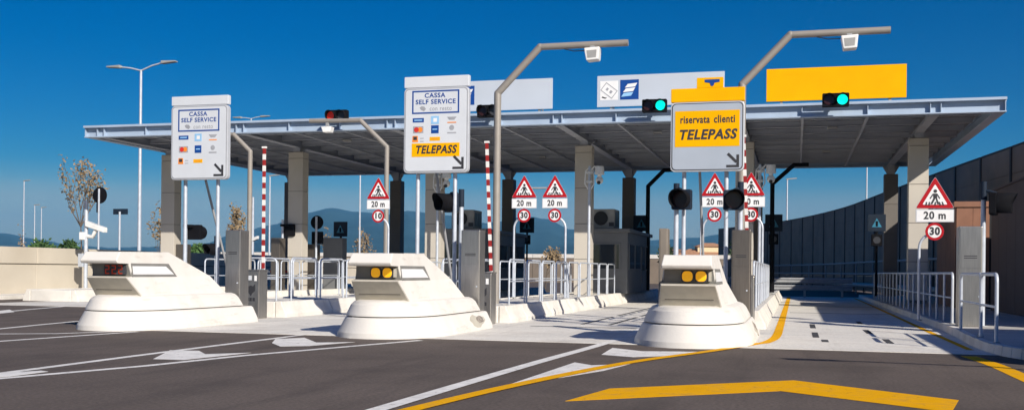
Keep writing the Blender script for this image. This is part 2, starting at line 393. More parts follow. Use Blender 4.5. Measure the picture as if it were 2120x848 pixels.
# ---------------------------------------------------------------- island noses
def nose(i, label, lamps):
    xc = {1: -14.05, 2: -7.95, 3: -1.88}[i]; root = thing('island_nose', label, 'bollard block', (xc, 18.38, 0))
    def ring(hw, yf, z, a, L, n=14):
        pts = [(hw, L, z)]
        for j in range(n+1):
            t = math.pi*j/n; c, s_ = math.cos(t), math.sin(t)
            pts.append((hw*math.copysign(abs(c)**.93, c), yf+a-a*abs(s_)**.93, z))
        pts.append((-hw, L, z)); return pts
    LB = 4.75
    def tiers(rings):
        mb = MB(); n = len(rings[0])
        for q0, q1 in zip(rings, rings[1:]):
            mb.add(q0+q1, [(j, j+1, n+j+1, n+j) for j in range(n-1)], True); mb.add([q0[-1], q0[0], q1[0], q1[-1]], [(0, 1, 2, 3)])
        mb.add(rings[0], [tuple(range(n-1, -1, -1))]); mb.add(rings[-1], [tuple(range(n))]); return mb
    tiers([ring(1.13, 0, -.02, 1.7, LB), ring(1.115, .015, .10, 1.7, LB), ring(.985, .15, .375, 1.65, LB-.02), ring(.955, .18, .398, 1.6, LB-.05)]).build('base', 'white_concrete', root)
    tiers([ring(.92, .215, .39, 1.5, 4.3), ring(.92, .215, .425, 1.5, 4.3)]).build('seam', 'dark_groove', root)  # groove ring coloured dark to paint in the shadow line under the skirt
    tiers([ring(.945, .175, .422, 1.5, 4.34), ring(.935, .185, .46, 1.5, 4.32), ring(.85, .27, .635, 1.4, 4.26), ring(.78, .36, .705, 1.3, 4.22), ring(.70, .46, .735, 1.2, 4.18)]).build('skirt', 'white_concrete', root)
    hw = lambda z, y=.5: .42 + (1.67-z)*.13 + max(0, 1.12-z)*(.02+.09*y)
    prof = [(.80, .70), (.36, 1.125), (.58, 1.135), (.50, 1.40), (.13, 1.41), (.09, 1.47), (.24, 1.655), (1.98, 1.675), (3.58, 1.14), (4.1, .60), (4.1, .43), (1.3, .43)]
    vs = [(hw(z, y), y, z) for y, z in prof] + [(-hw(z, y), y, z) for y, z in prof]; n = len(prof)
    # caps are concave: cut each into quads by hand
    cap = [(0, 1, 2, 3, 9, 10, 11), (3, 4, 5, 6, 7, 8, 9)]
    cap = [(0, 1, 2), (0, 2, 11), (2, 3, 8), (2, 8, 9), (2, 9, 10, 11), (3, 4, 7, 8), (4, 5, 6, 7)]
    mb = MB(); mb.add(vs, [(j, (j+1) % n, n+(j+1) % n, n+j) for j in range(n)] + [tuple(reversed(c)) for c in cap] + [tuple(k+n for k in c) for c in cap])
    me_o = mb.build('head', 'white_concrete', root)
    import bmesh
    bm = bmesh.new(); bm.from_mesh(me_o.data); bmesh.ops.recalc_face_normals(bm, faces=bm.faces); bm.to_mesh(me_o.data); bm.free()
    bv = me_o.modifiers.new('bevel', 'BEVEL'); bv.width = .018; bv.segments = 2; bv.limit_method = 'ANGLE'; bv.angle_limit = R(30)
    # grey sloping front panel under the light slot
    f = lambda t: (.80+(.36-.80)*t, .70+(1.125-.70)*t)
    def slab_front(t0, t1, e, th, off=.0):
        (ya, za), (yb, zb) = f(t0), f(t1); nrm = Vector((0, -(zb-za), (yb-ya))).normalized()
        pts = [Vector((-hw(za)+e, ya, za)), Vector((hw(za)-e, ya, za)), Vector((hw(zb)-e, yb, zb)), Vector((-hw(zb)+e, yb, zb))]
        return [p+nrm*off for p in pts], nrm*th
    p, v = slab_front(.03, .97, .012, .012, .001); fp = MB().prism(p, v).build('front_panel', 'grey_panel', root)
    p, v = slab_front(.36, .40, .10, .004, .0135); MB().prism(p, v).build('panel_joint', 'dark_groove', fp)
    # light slot
    MB().prism([(-hw(1.14)+.02, .565, 1.142), (hw(1.14)-.02, .565, 1.142), (hw(1.4)-.02, .487, 1.398), (-hw(1.4)+.02, .487, 1.398)], (0, -.02, 0)).build('slot_back', 'slot_grey', root)
    MB().prism([(-hw(1.1)+.0, .38, 1.1285), (hw(1.1)-.0, .38, 1.1285), (hw(1.1)-.0, .54, 1.1365), (-hw(1.1)+.0, .54, 1.1365)], (0, 0, .006)).build('slot_floor', 'grey_panel', root)
    if lamps == 'amber':
        for x in (-.02, .225):
            hs_ = MB().prism(rrect(x-.115, x+.115, 1.165, 1.385, .06, .46), (0, .05, 0)).build('lamp_housing', 'display_dark', root, .01)
            MB().prism(rrect(x-.095, x+.095, 1.182, 1.368, .07, .445), (0, .05, 0)).build('lamp', 'lamp_amber', hs_, .015)
        MB().box(.36, .41, .45, .50, 1.19, 1.36).build('reflector', 'grey_panel', root)
    else:
        dp = MB().prism(rrect(-.12, .40, 1.17, 1.385, .02, .45), (0, .05, 0)).build('display', 'display_dark', root)
        for q in range(3):
            for (dx0, dx1, dz0, dz1) in ((0, .10, 0, .025), (0, .10, .085, .105), (0, .10, .165, .185), (0, .022, .0, .1), (.08, .1, .09, .185)):
                MB().box(-.09+q*.16+dx0, -.09+q*.16+dx1, .442, .452, 1.185+dz0, 1.185+dz1).build('display_segment', 'display_red', dp)
    # framed white panel on both flanks
    for s in (-1, 1):
        def sp(y, z, off): return Vector((s*(hw(z, y)+off), y, z))
        def flank(y0, y1, z0, z1, sl, off, th):
            pts = [sp(y0+sl*(z1-z0)*-.6, z0, off), sp(y1+.28, z0, off), sp(y1, z1, off), sp(y0, z1, off)]
            return pts, (s*th, 0, 0)
        p, v = flank(.56, 1.92, 1.125, 1.415, 0, -.012, .018); fr = MB().prism(p, v).build('flank_frame', 'slot_grey', root)
        p, v = flank(.60, 1.80, 1.18, 1.355, 0, -.0, .012); MB().prism(p, v).build('flank_panel', 'sign_white', fr)
    if i != 1:
        mb = MB(); rr = random.Random(i)
        for cy, cz, sz, m in ((3.75, .21, 1.0, 'grey_panel'), (3.92, .23, .55, 'broken_concrete')):
            pts = []
            for j in range(13):
                a = 2*math.pi*j/13; q = sz*rr.uniform(.55, 1.0); z = cz+.17*q*math.sin(a); y = cy+.62*q*math.cos(a)
                pts.append(Vector((1.115-(z-.10)*.473+(.003 if sz > .9 else .008), y, z)))
            MB().prism(pts, (-.02, 0, -.008)).build('chipped_patch', m, root)
    return root
nose(3, 'white concrete island nose with lit amber lamps before the yellow topped sign', 'amber')
nose(2, 'white concrete island nose with amber lamps before the middle sign', 'amber')
nose(1, 'white concrete island nose with red display before the leftmost sign', 'red')

# ================================================================= CANOPY
CZ0, CZ1, CY0, CY1, CX0, CX1 = 6.55, 7.02, 35.8, 53.2, -27.95, 6.4
can = thing('toll_canopy', 'flat steel canopy with pale blue fascia on grey columns', 'canopy', (0, 0, 0))
COLX = [-27.2, -20.9, -14.6, -8.25, -1.95, 4.3]
# fascia: web with top and bottom flange, one per side of the roof
def fascia(name, p, q, inw):
    p = Vector(p); q = Vector(q); d = q-p; inw = Vector(inw)
    root = MB().prism([p+inw*.16+UP*(CZ0+.045), p+inw*.19+UP*(CZ0+.045), p+inw*.19+UP*(CZ1-.09), p+inw*.16+UP*(CZ1-.09)], d).build(name, 'fascia_paint', can)
    MB().prism([p+UP*CZ0, p+inw*.35+UP*CZ0, p+inw*.35+UP*(CZ0+.04), p+UP*(CZ0+.04)], d).build('flange', 'fascia_paint', root)
    MB().prism([p-inw*.06+UP*(CZ1-.085), p+inw*.35+UP*(CZ1-.085), p+inw*.35+UP*CZ1, p-inw*.06+UP*CZ1], d).build('flange', 'fascia_paint', root)
    return root
ff = fascia('fascia', (CX0, CY0, 0), (CX1, CY0, 0), (0, 1, 0))
fr_ = fascia('fascia', (CX1-.003, CY0+.36, 0), (CX1-.003, CY1-.36, 0), (-1, 0, 0))
fl_ = fascia('fascia', (CX0+.003, CY0+.36, 0), (CX0+.003, CY1-.36, 0), (1, 0, 0))
fb_ = fascia('fascia', (CX0, CY1, 0), (CX1, CY1, 0), (0, -1, 0))
xs = [CX0+.03]
for a, b in zip(COLX, COLX[1:]): xs += [a-.16, a+.16, a+(b-a)/3, a+2*(b-a)/3]
xs += [COLX[-1]-.16, COLX[-1]+.16, CX1-.03]
for x in xs: MB().box(x-.012, x+.012, CY0+.02, CY0+.159, CZ0+.041, CZ1-.086).build('stiffener', 'fascia_paint', ff)
for y in [CY0+.5+i*2.1 for i in range(8)]:
    for fo, x0, x1 in ((fr_, CX1-.155, CX1-.02), (fl_, CX0+.02, CX0+.155)): MB().box(x0, x1, y-.012, y+.012, CZ0+.041, CZ1-.086).build('stiffener', 'fascia_paint', fo)
# roof sheets (ribbed, bay by bay)
bays = [CX0+.36]+COLX[1:-1]+[CX1-.36]
for a, b in zip(bays, bays[1:]):
    prof = []; x = a; n = int((b-a)/.42); st = (b-a)/n; z = CZ1-.16
    for i in range(n):
        x0 = a+i*st; prof += [(x0+.005, z), (x0+st*.62, z), (x0+st*.70, z+.045), (x0+st*.93, z+.045)]
    prof.append((b-.005, z))
    vs = []
    for yy in (CY0+.36, CY1-.36): vs += [(x, yy, zz) for x, zz in prof]
    k = len(prof); MB().add(vs, [(i, i+1, k+i+1, k+i) for i in range(k-1)]).build('roof_sheet', 'deck_paint', can)
    MB().box(a+.004, b-.004, CY0+.352, CY1-.352, CZ1-.11, CZ1-.06).build('roof_cover', 'galvanised_dull', can)
# purlins along the roof, between the main beams
for y in [CY0+1.35+i*1.82 for i in range(9)]:
    me = None
    for a, b in zip([CX0+.37]+COLX, COLX+[CX1-.37]):
        if b-a < .5: continue
        mb = MB(); L0, L1 = a+.16, b-.16
        mb.box(L0, L1, y-.05, y+.05, CZ0+.10, CZ0+.115); mb.box(L0, L1, y-.006, y+.006, CZ0+.1155, CZ1-.175); mb.build('purlin', 'beam_paint', can)
# main beams along the lane direction over each column pair
for x in COLX:
    b = MB().box(x-.01, x+.01, CY0+.37, CY1-.37, CZ0+.035, CZ1-.18).build('main_beam', 'beam_paint', can)
    MB().box(x-.15, x+.15, CY0+.37, CY1-.37, CZ0-.005, CZ0+.03).build('flange', 'beam_paint', b)
    for xx in (x+2.1, x+4.2):
        if xx < CX1-1: MB().box(xx-.04, xx+.04, CY0+.37, CY1-.37, CZ0+.02, CZ0+.095).build('secondary_beam', 'beam_paint', can)
# columns with cladding panels
def column(x, y, cw, cd, top, joint_w=.010, m='column_clad'):
    c = MB().box(x-cw/2+.02, x+cw/2-.02, y+.02, y+cd-.02, .3, top+.0).build('column', 'column_joint', can)
    z = .40; hts = [1.33]*4
    while z < top-.05:
        z1 = min(z+1.42, top)
        if top-z1 < .25: z1 = top
        MB().box(x-cw/2, x+cw/2, y, y+cd, z+joint_w, z1-joint_w).build('cladding_panel', m, c, .006, seg=1)
        z = z1
    MB().box(x-.16, x+.16, y+.06, y+cd-.06, top+.001, CZ0-.006).build('column_head', 'beam_paint', c)
    for s in (-1, 1):
        MB().prism([(x+s*.162, y+cd/2-.02, top), (x+s*(cw/2+.10), y+cd/2-.02, CZ0-.03), (x+s*.162, y+cd/2-.02, CZ0-.03)], (0, .04, 0)).build('haunch', 'beam_paint', c)
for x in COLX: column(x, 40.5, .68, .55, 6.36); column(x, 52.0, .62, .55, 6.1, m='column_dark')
# soffit spotlights
for x in (-24, -17.8, -11.4, -5.1, 1.2):
    for y in (39.0, 46.5):
        s = MB().box(x-.17, x+.17, y-.12, y+.12, CZ0+.005, CZ0+.095).build('soffit_light', 'ac_paint', can, .02)
        MB().box(x-.13, x+.13, y-.09, y+.09, CZ0-.004, CZ0+.004).build('lens', 'display_dark', s)

# ---------------------------------------------------------------- boards on the roof
def board(x0, x1, m, label, logos=True):
    y = 36.35; z0, z1 = 7.19, 8.30
    t = thing('roof_board', label, 'sign board', (x0, y, CZ1), None); W = x1-x0
    MB().box(0, W, -.03, .03, z0-CZ1, z1-CZ1).build('panel', m, t, .008)
    for x in (.5, W/2, W-.5):
        MB().box(x-.04, x+.04, .0305, .11, 0, z1-CZ1-.1).build('upright', 'galvanised_dull', t)
        MB().prism([(x-.02, .111, .75), (x-.02, .7, .0), (x-.02, .78, 0), (x-.02, .111, .85)], (.04, 0, 0)).build('brace', 'galvanised_dull', t)
    if logos:
        zb = z0-CZ1
        # tilted ticket pictogram in a thin frame
        ic = MB().box(.11, .75, -.036, -.0305, zb+.24, zb+.92).build('pictogram', 'sign_white', t)
        c = Vector((.43, 0, zb+.58)); a = R(-38)
        def rot(x, z): return Vector((c.x+x*math.cos(a)-z*math.sin(a), -.038, c.z+x*math.sin(a)+z*math.cos(a)))
        for (x0_, x1_, za, zb_) in ((-.26, .26, .15, .175), (-.26, .26, -.175, -.15), (-.26, -.235, -.15, .15), (.235, .26, -.15, .15), (-.12, -.04, -.05, .05), (.04, .13, -.05, .05)):
            MB().prism([rot(x0_, za), rot(x1_, za), rot(x1_, zb_), rot(x0_, zb_)], (0, -.004, 0)).build('pictogram_stroke', 'ink_grey', ic)
        MB().prism([(.17, -.038, zb+.33), (.30, -.038, zb+.29), (.36, -.038, zb+.33), (.28, -.038, zb+.34), (.19, -.038, zb+.38)], (0, -.004, 0)).build('pictogram_mark', 'ink', ic)
        bl = MB().box(.83, 1.49, -.036, -.0305, zb+.24, zb+.94).build('card_pictogram', 'blue', t)
        for k_, (xa, za) in enumerate(((1.0, .66), (.93, .50), (.86, .34))):
            MB().prism([(xa, -.038, zb+za), (xa+.36, -.038, zb+za+.03), (xa+.44, -.038, zb+za+.16), (xa+.10, -.038, zb+za+.13)], (0, -.004, 0)).build('card_shape', ('sign_white', 'sign_white', 'light_blue')[k_], bl)
    return t
board(-13.0, -8.56, 'board_grey', 'grey roof board partly hidden by the middle sign')
board(-6.92, -2.46, 'board_grey', 'grey roof board with blue card pictogram left of the yellow board')
board(-1.05, 3.45, 'yellow', 'plain yellow board on the canopy roof', False)

# ---------------------------------------------------------------- lane signals in front of the fascia
def lane_signal(x, label, lit, z=7.0, y=35.15):
    t = thing('lane_signal', label, 'traffic light', (x, y, z), 'lane signals along the canopy edge')
    MB().prism(rrect(-.42, .42, -.22, .22, .04, 0), (0, .20, 0)).build('housing', 'signal_black', t, .01)
    for s, on in ((-1, lit == 'red'), (1, lit == 'green')):
        m = 'lens_red' if (s < 0 and on) else 'lens_green' if on else ('lens_dark' if s < 0 else 'display_dark')
        ln = MB().cyl((s*.21, -.012, 0), (s*.21, -.001, 0), .165, n=24).build('lens', m, t)
        mb = MB(); n = 20; vs = []                      # visor: open tube, longer on top
        for j in range(n+1):
            a = R(-35+250*j/n); L = .26
            for r_ in (.178, .190):
                vs.append((s*.21+r_*math.cos(a), -.001, r_*math.sin(a))); vs.append((s*.21+r_*math.cos(a), -L*(.55+.45*max(0, math.sin(a))), r_*math.sin(a)))
        fs = []
        for j in range(n): b = 4*j; fs += [(b, b+4, b+5, b+1), (b+2, b+3, b+7, b+6), (b+1, b+5, b+7, b+3)]
        mb.add(vs, fs, True).build('visor', 'signal_black', ln)
    MB().box(-.05, .05, .2005, .60, -.10, -.02).build('bracket', 'galvanised_dull', t)
    MB().box(-.04, .04, .52, .60, -.019, .06).build('bracket_foot', 'galvanised_dull', t)
    return t
lane_signal(1.18, 'traffic light showing green in front of the yellow roof board', 'green')
lane_signal(-4.72, 'traffic light showing green below the card pictogram roof board', 'green')
lane_signal(-10.62, 'unlit traffic light on the canopy edge beside the tall bent pole', 'off')
lane_signal(-16.5, 'traffic light with red lamp on the left half of the canopy edge', 'red')

# ================================================================= SIGNS ON THE ISLANDS
def pay_sign(i, label, kind):
    xc = IX[i]; Y = 23.15 if i != 3 else 23.4; hw = .81
    z0, z1 = (3.56, 5.68) if i == 1 else (3.64, 5.93) if i == 2 else (3.60, 5.46)
    zt = z1-.27 if i == 2 else z1-.24 if i == 1 else z1-.31
    xo = xc+(.0 if i == 3 else -.02)
    t = thing('payment_sign', label, 'road sign', (xo, Y, .385))
    dz = -.385; Z0, Z1, ZT = z0+dz, z1+dz, zt+dz
    fr = MB().prism(rrect(-hw, hw, Z0, ZT, .10, -.05), (0, .14, 0)).build('frame', 'sign_frame', t, .008)
    MB().prism(rrect(-hw+.025, hw-.025, Z0+.025, ZT-.025, .09, -.056), (0, .004, 0)).build('rim', 'ink_grey' if i != 3 else 'ink', fr)
    face = MB().prism(rrect(-hw+.045, hw-.045, Z0+.045, ZT-.045, .08, -.062), (0, .005, 0)).build('face', 'sign_grey' if i != 3 else 'sign_mid_grey', t)
    MB().box(-hw, hw, -.045, .09, ZT+.008, Z1).build('header_box', 'yellow' if i == 3 else 'sign_grey', t, .01)
    for x in (-.52, .42):
        MB().cyl((x, .17, 0), (x, .17, Z1-.12), .048).build('post', 'galvanised', t)
        MB().cyl((x, .17, 0), (x, .17, .025), .12).build('base_plate', 'galvanised_dull', t)
    MB().cyl((-.22, .21, Z0+.9), (-.18, 2.1, .02), .032).build('brace', 'galvanised_dull', t)
    for z in (Z0+.3, ZT-.3): MB().box(-.7, .7, .091, .125, z-.03, z+.03).build('back_rail', 'galvanised_dull', t)
    yf = -.0625
    def plate(x0, x1, za, zb, m, name='emblem', par=face, d=0): return MB().box(x0, x1, yf-.004-d, yf-d, za, zb).build(name, m, par)
    def arrow():
        ax, az = .60, Z0+.18; g = .78
        q = lambda a, b: (ax+a*g, yf, az+b*g)
        a = MB().prism([q(-.21, .235), q(-.155, .29), q(.09, .045), q(.035, -.01)], (0, -.004, 0)).build('arrow', 'ink', face)
        MB().prism([q(.06, .23), q(.135, .23), q(.135, -.13), q(.06, -.13)], (0, -.0045, 0)).build('arrow_head', 'ink', face)
        MB().prism([q(-.22, -.06), q(.0595, -.06), q(.0595, -.13), q(-.22, -.13)], (0, -.0046, 0)).build('arrow_head', 'ink', face)
    arrow()
    if i == 3:
        tb = MB().box(-.08-.16, -.08+.42, -.045, .07, Z1+.001, Z1+.23).build('top_tab', 'yellow', t, .006)
        ty = -.0475
        q = lambda x, z: (.10+x, ty, Z1+z)
        MB().prism([q(-.165, .185), q(-.165, .125), q(-.05, .105), q(-.035, .05), q(0, -.02+.05), q(.035, .05), q(.05, .105), q(.165, .125), q(.165, .185)], (0, -.004, 0)).build('emblem', 'blue', tb)
        MB().box(-hw+.10, hw-.10, yf-.005, yf, ZT-1.0, ZT-.20).build('band', 'yellow', face)
        text('riservata', .235, 'ink', face, -.27, yf-.008, ZT-.40, bold=.006, width=.65)
        text('clienti', .235, 'ink', face, .38, yf-.008, ZT-.40, bold=.006, width=.46)
        text('TELEPASS', .30, 'ink', face, 0, yf-.008, ZT-.74, shear=.22, bold=.011, width=1.27)
    else:
        bx0, bx1, bz0, bz1 = -.60, .58, (ZT-.62 if i == 2 else ZT-.66), (ZT-.07 if i == 2 else ZT-.10)
        for a in ((bx0, bx1, bz1-.035, bz1), (bx0, bx1, bz0, bz0+.035), (bx0, bx0+.035, bz0+.0351, bz1-.0351), (bx1-.035, bx1, bz0+.0351, bz1-.0351)): plate(*a, 'blue', 'border')
        text('CASSA', .15, 'blue', face, -.03, yf-.003, bz1-.125, bold=.003, width=.52)
        text('SELF SERVICE', .15, 'blue', face, -.01, yf-.003, bz1-.275, bold=.003, width=1.0)
        text('con resto', .15, 'ink_grey', face, .12, yf-.003, bz0+.115, width=.55)
        hm = MB().prism([(-.38, yf, bz0+.10), (-.30, yf, bz0+.06), (-.25, yf, bz0+.11), (-.29, yf, bz0+.17), (-.36, yf, bz0+.18), (-.41, yf, bz0+.15)], (0, -.003, 0)).build('hand_pictogram', 'ink_grey', face)
        RS = .225 if i == 2 else .30
        zr = bz0-.15; dxs = (-.44, -.02, .40)
        e = plate(dxs[0]-.14, dxs[0]+.14, zr-.05, zr+.05, 'blue'); MB().box(dxs[0]-.10, dxs[0]+.10, yf-.006, yf-.0041, zr-.015, zr+.015).build('emblem_mark', 'light_blue', e)
        e = plate(dxs[1]-.10, dxs[1]+.10, zr-.10, zr+.09, 'light_blue'); MB().box(dxs[1]-.04, dxs[1]+.05, yf-.006, yf-.0041, zr-.05, zr+.04).build('emblem_mark', 'sign_white', e)
        e = MB().prism([(dxs[2]-.12, yf, zr+.06), (dxs[2]+.12, yf, zr+.06), (dxs[2]+.06, yf, zr-.01), (dxs[2]-.06, yf, zr-.01)], (0, -.004, 0)).build('emblem', 'ink_grey', face)
        MB().box(dxs[2]-.11, dxs[2]+.11, yf-.004, yf, zr-.085, zr-.06).build('emblem', 'orange', face)
        zr -= RS
        e = plate(dxs[0]-.13, dxs[0]+.13, zr-.08, zr+.08, 'ink_grey')
        MB().cyl((dxs[0]-.045, yf-.0041, zr), (dxs[0]-.045, yf-.007, zr), .062, n=16).build('emblem_disc', 'card_red', e); MB().cyl((dxs[0]+.05, yf-.0041, zr), (dxs[0]+.05, yf-.0066, zr), .062, n=16).build('emblem_disc', 'orange', e)
        e = plate(dxs[1]-.095, dxs[1]+.095, zr-.095, zr+.095, 'blue'); MB().box(dxs[1]-.06, dxs[1]+.06, yf-.006, yf-.0041, zr-.012, zr+.015).build('emblem_mark', 'light_blue', e)
        e = MB().cyl((dxs[2], yf, zr+.03), (dxs[2], yf-.004, zr+.03), .062, n=16).build('emblem', 'ink_grey', face); MB().box(dxs[2]-.11, dxs[2]+.11, yf-.004, yf, zr-.105, zr-.075).build('emblem', 'ink_grey', face)
        zr -= RS
        e = MB().prism([(dxs[0]-.15, yf, zr-.07), (dxs[0]+.0, yf, zr-.07), (dxs[0]-.01, yf, zr+.08), (dxs[0]-.14, yf, zr+.08)], (0, -.004, 0)).build('emblem', 'orange', face); MB().box(dxs[0]-.12, dxs[0]-.03, yf-.006, yf-.0041, zr-.02, zr+.06).build('emblem_mark', 'ink', e)
        MB().box(dxs[0]+.05, dxs[0]+.14, yf-.004, yf, zr+.01, zr+.025).build('emblem', 'ink_grey', face); MB().box(dxs[0]+.05, dxs[0]+.14, yf-.004, yf, zr-.06, zr-.045).build('emblem', 'ink_grey', face)
        e = plate(dxs[1]-.13, dxs[1]+.13, zr-.045, zr+.045, 'yellow'); MB().box(dxs[1]-.09, dxs[1]+.09, yf-.006, yf-.0041, zr-.012, zr+.012).build('emblem_mark', 'orange', e)
        if i == 2:
            plate(-.60, .60, zr-.42, zr-.10, 'yellow', 'band')
            text('TELEPASS', .26, 'ink', face, 0, yf-.007, zr-.26, shear=.22, bold=.009, width=1.03)
    return t
pay_sign(1, 'leftmost grey payment sign with small card emblems and arrow', 'pay')
pay_sign(2, 'tall grey payment sign with card emblems and yellow band in the middle', 'pay2')
pay_sign(3, 'grey sign with yellow top and large yellow text band', 'yellow')

# ---------------------------------------------------------------- bent gantry poles with antenna
def gantry(x, y, z0, label, s=1, r=.095, pts=None, ant=None, m='gantry_paint', group=None):
    t = thing('gantry_pole', label, 'pole', (x, y, z0), group)
    P = [(a*s, 0, b-z0) for a, b in pts]
    MB().tube([(0, 0, 0)]+P[:1], r, 16).build('mast', m, t)
    MB().tube(P[:2], r*.97, 16).build('inclined_arm', m, t)
    MB().tube(P[1:], r*.9, 16).build('arm', m, t)
    for q in P[:2]: MB().sphere(q, r*1.0).build('elbow', m, t)
    MB().cyl((0, 0, 0), (0, 0, .03), r*2).build('base_plate', 'galvanised_dull', t)
    if ant:
        ax, az = ant[0]*s, ant[1]-z0
        MB().box(ax-.06, ax+.06, -.07, .07, az+.20, az+.33).build('clamp', 'galvanised_dull', t)
        h = MB().prism([(ax-.20, -.16, az+.17), (ax+.20, -.16, az+.19), (ax+.17, -.16, az-.13), (ax-.14, -.16, az-.15)], (0, .34, 0)).build('antenna_box', 'white_plastic', t, .02)
        MB().prism([(ax-.13, -.165, az+.10), (ax+.13, -.165, az+.11), (ax+.115, -.165, az-.08), (ax-.105, -.165, az-.09)], (0, .0045, 0)).build('antenna_face', 'ac_paint', h)
        MB().tube([(ax-.75, 0, az+.20), (ax-.5, -.02, az+.13), (ax-.2, -.05, az+.12)], .012, 6).build('cable', 'black', t)
    return t
G = [(0, 5.98), (1.13, 7.14), (3.43, 7.14)]
gantry(-7.6, 26, .44, 'tall bent pole with antenna beside the middle sign', pts=G, ant=(2.52, 6.86))
gantry(-1.33, 26, .44, 'tall bent pole with antenna rising behind the yellow topped sign', pts=G, ant=(2.50, 6.86))
gantry(-14.2, 24.9, .02, 'slim bent pole right of the leftmost sign', s=-1, r=.065, pts=[(0, 4.47), (.5, 4.93), (1.0, 4.96)])
gantry(-14.0, 34.0, .43, 'bent pole reaching left below the red traffic light', s=-1, r=.085, pts=[(0, 5.66), (1.02, 6.62), (3.0, 6.66)])
gantry(-6.9, 49.5, .43, 'dark bent pole under the rear canopy beside the yellow topped sign', r=.10, pts=[(0, 5.45), (.75, 6.2), (1.6, 6.2)], m='signal_black')  # black colour stands in for canopy shade on this pole
gantry(-1.1, 49.0, .43, 'dark bent pole under the rear canopy right of the yellow topped sign', r=.10, pts=[(0, 5.45), (.95, 6.3), (1.6, 6.3)], m='signal_black')  # canopy shade put into the pole colour here too
# white camera unit under the left-reaching arm
t = thing('arm_camera', 'small white camera unit under the left-reaching arm', 'camera', (-16.3, 34.0, 6.30))
MB().box(-.05, .05, -.05, .05, .12, .275).build('mount', 'galvanised_dull', t); MB().prism([(-.2, -.14, .12), (.2, -.14, .12), (.15, -.14, -.08), (-.12, -.14, -.08)], (0, .3, 0)).build('housing', 'white_plastic', t, .02)

# ---------------------------------------------------------------- lift barriers
def lift_barrier(i, label):
    xc = IX[i]; x = xc+.78; y = 24.55
    t = thing('lift_barrier', label, 'barrier gate', (x, y, 0), 'raised lift barriers')
    body = MB().box(-.24, .24, -.20, .24, 0, 1.27).build('cabinet', 'stainless', t, .02)
    MB().box(-.25, .25, -.21, .25, 1.2705, 1.30).build('lid', 'stainless', t, .006)
    MB().box(-.215, .215, -.206, -.2005, .10, 1.20).build('front_door', 'stainless', body, .004)
    e = MB().prism([(-.14, -.207, .92), (-.06, -.207, .86), (0, -.207, .88), (.06, -.207, .86), (.12, -.207, .92), (.12, -.207, .74), (.05, -.207, .68), (0, -.207, .60), (-.06, -.207, .68), (-.14, -.207, .74)], (0, -.003, 0)).build('emblem', 'ink', body)
    for k_ in range(3): MB().box(-.13+k_*.09, -.06+k_*.09, -.211, -.207, .47, .56).build('letter_mark', 'ink', body)
    MB().box(-.12, .02, -.212, -.207, 1.02, 1.14).build('label_plate', 'sign_grey', body); MB().box(.10, .17, -.212, -.207, 1.0, 1.14).build('label_plate', 'sign_white', body)
    MB().cyl((.08, .0, 1.22), (.08, .30, 1.22), .09).build('axle', 'galvanised_dull', t)
    L = 3.2; n = 21; st = L/n; tilt = (.0 if i == 1 else -.045)
    arm = bpy.data.objects.new('arm', None)
    a0 = MB(); a0.box(.05, .13, .262, .30, 1.31, 1.31+.02); arm = a0.build('arm', 'barrier_white', t)
    for k_ in range(n):
        za, zb = 1.331+k_*st, 1.331+(k_+1)*st-.001; m = 'barrier_red' if k_ % 2 == 0 else 'barrier_white'
        dx = tilt*(za-1.3); dx2 = tilt*(zb-1.3)
        MB().prism([(.052+dx, .24, za), (.128+dx, .24, za), (.128+dx2, .24, zb), (.052+dx2, .24, zb)], (0, .05, 0)).build('stripe', m, arm)
    MB().box(.03+tilt*L, .15+tilt*L, .23, .30, 1.331+L, 1.331+L+.05).build('tip', 'barrier_white', arm)
    return t
lift_barrier(1, 'raised red and white lift barrier right of the leftmost sign')
lift_barrier(2, 'raised red and white lift barrier beside the tall bent pole')
lift_barrier(3, 'raised red and white lift barrier right of the yellow topped sign')

# ---------------------------------------------------------------- steel cabinets
def cabinet(x, y, z0, w_, d_, h, label, m='stainless', marks=True, name='steel_cabinet'):
    t = thing(name, label, 'cabinet', (x, y, z0))
    b = MB().box(-w_/2, w_/2, -d_/2, d_/2, 0, h).build('body', m, t, .018)
    MB().box(-w_/2+.03, w_/2-.03, -d_/2-.006, -d_/2-.0005, .06, h*.56).build('door', m, b, .003)
    MB().box(-w_/2+.03, w_/2-.03, -d_/2-.006, -d_/2-.0005, h*.58, h-.05).build('upper_panel', m, b, .003)
    if marks:
        for z in (h*.70, h*.68): MB().box(-w_*.28, w_*.28, -d_/2-.009, -d_/2-.0065, z, z+.018).build('label_strip', 'ink', b)
    MB().cyl((w_/2-.07, -d_/2-.02, h*.3), (w_/2-.07, -d_/2-.0065, h*.3), .018).build('lock', 'galvanised', b)
    return t
cabinet(-13.42, 22.95, .41, .42, .42, 1.86, 'tall steel cabinet on the leftmost island nose')
cabinet(-7.28, 23.0, .41, .46, .42, 1.86, 'tall steel cabinet on the middle island nose', 'stainless')
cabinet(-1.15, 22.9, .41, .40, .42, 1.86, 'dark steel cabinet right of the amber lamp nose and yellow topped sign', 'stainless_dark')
cabinet(-2.66, 21.6, .41, .18, .36, 1.84, 'narrow brownish cabinet left of the amber lamp nose under the yellow topped sign', 'post_brown', False)
cabinet(3.86, 25.9, KH, .50, .42, 2.3, 'tall steel cabinet behind the hoop rails on the right pavement')

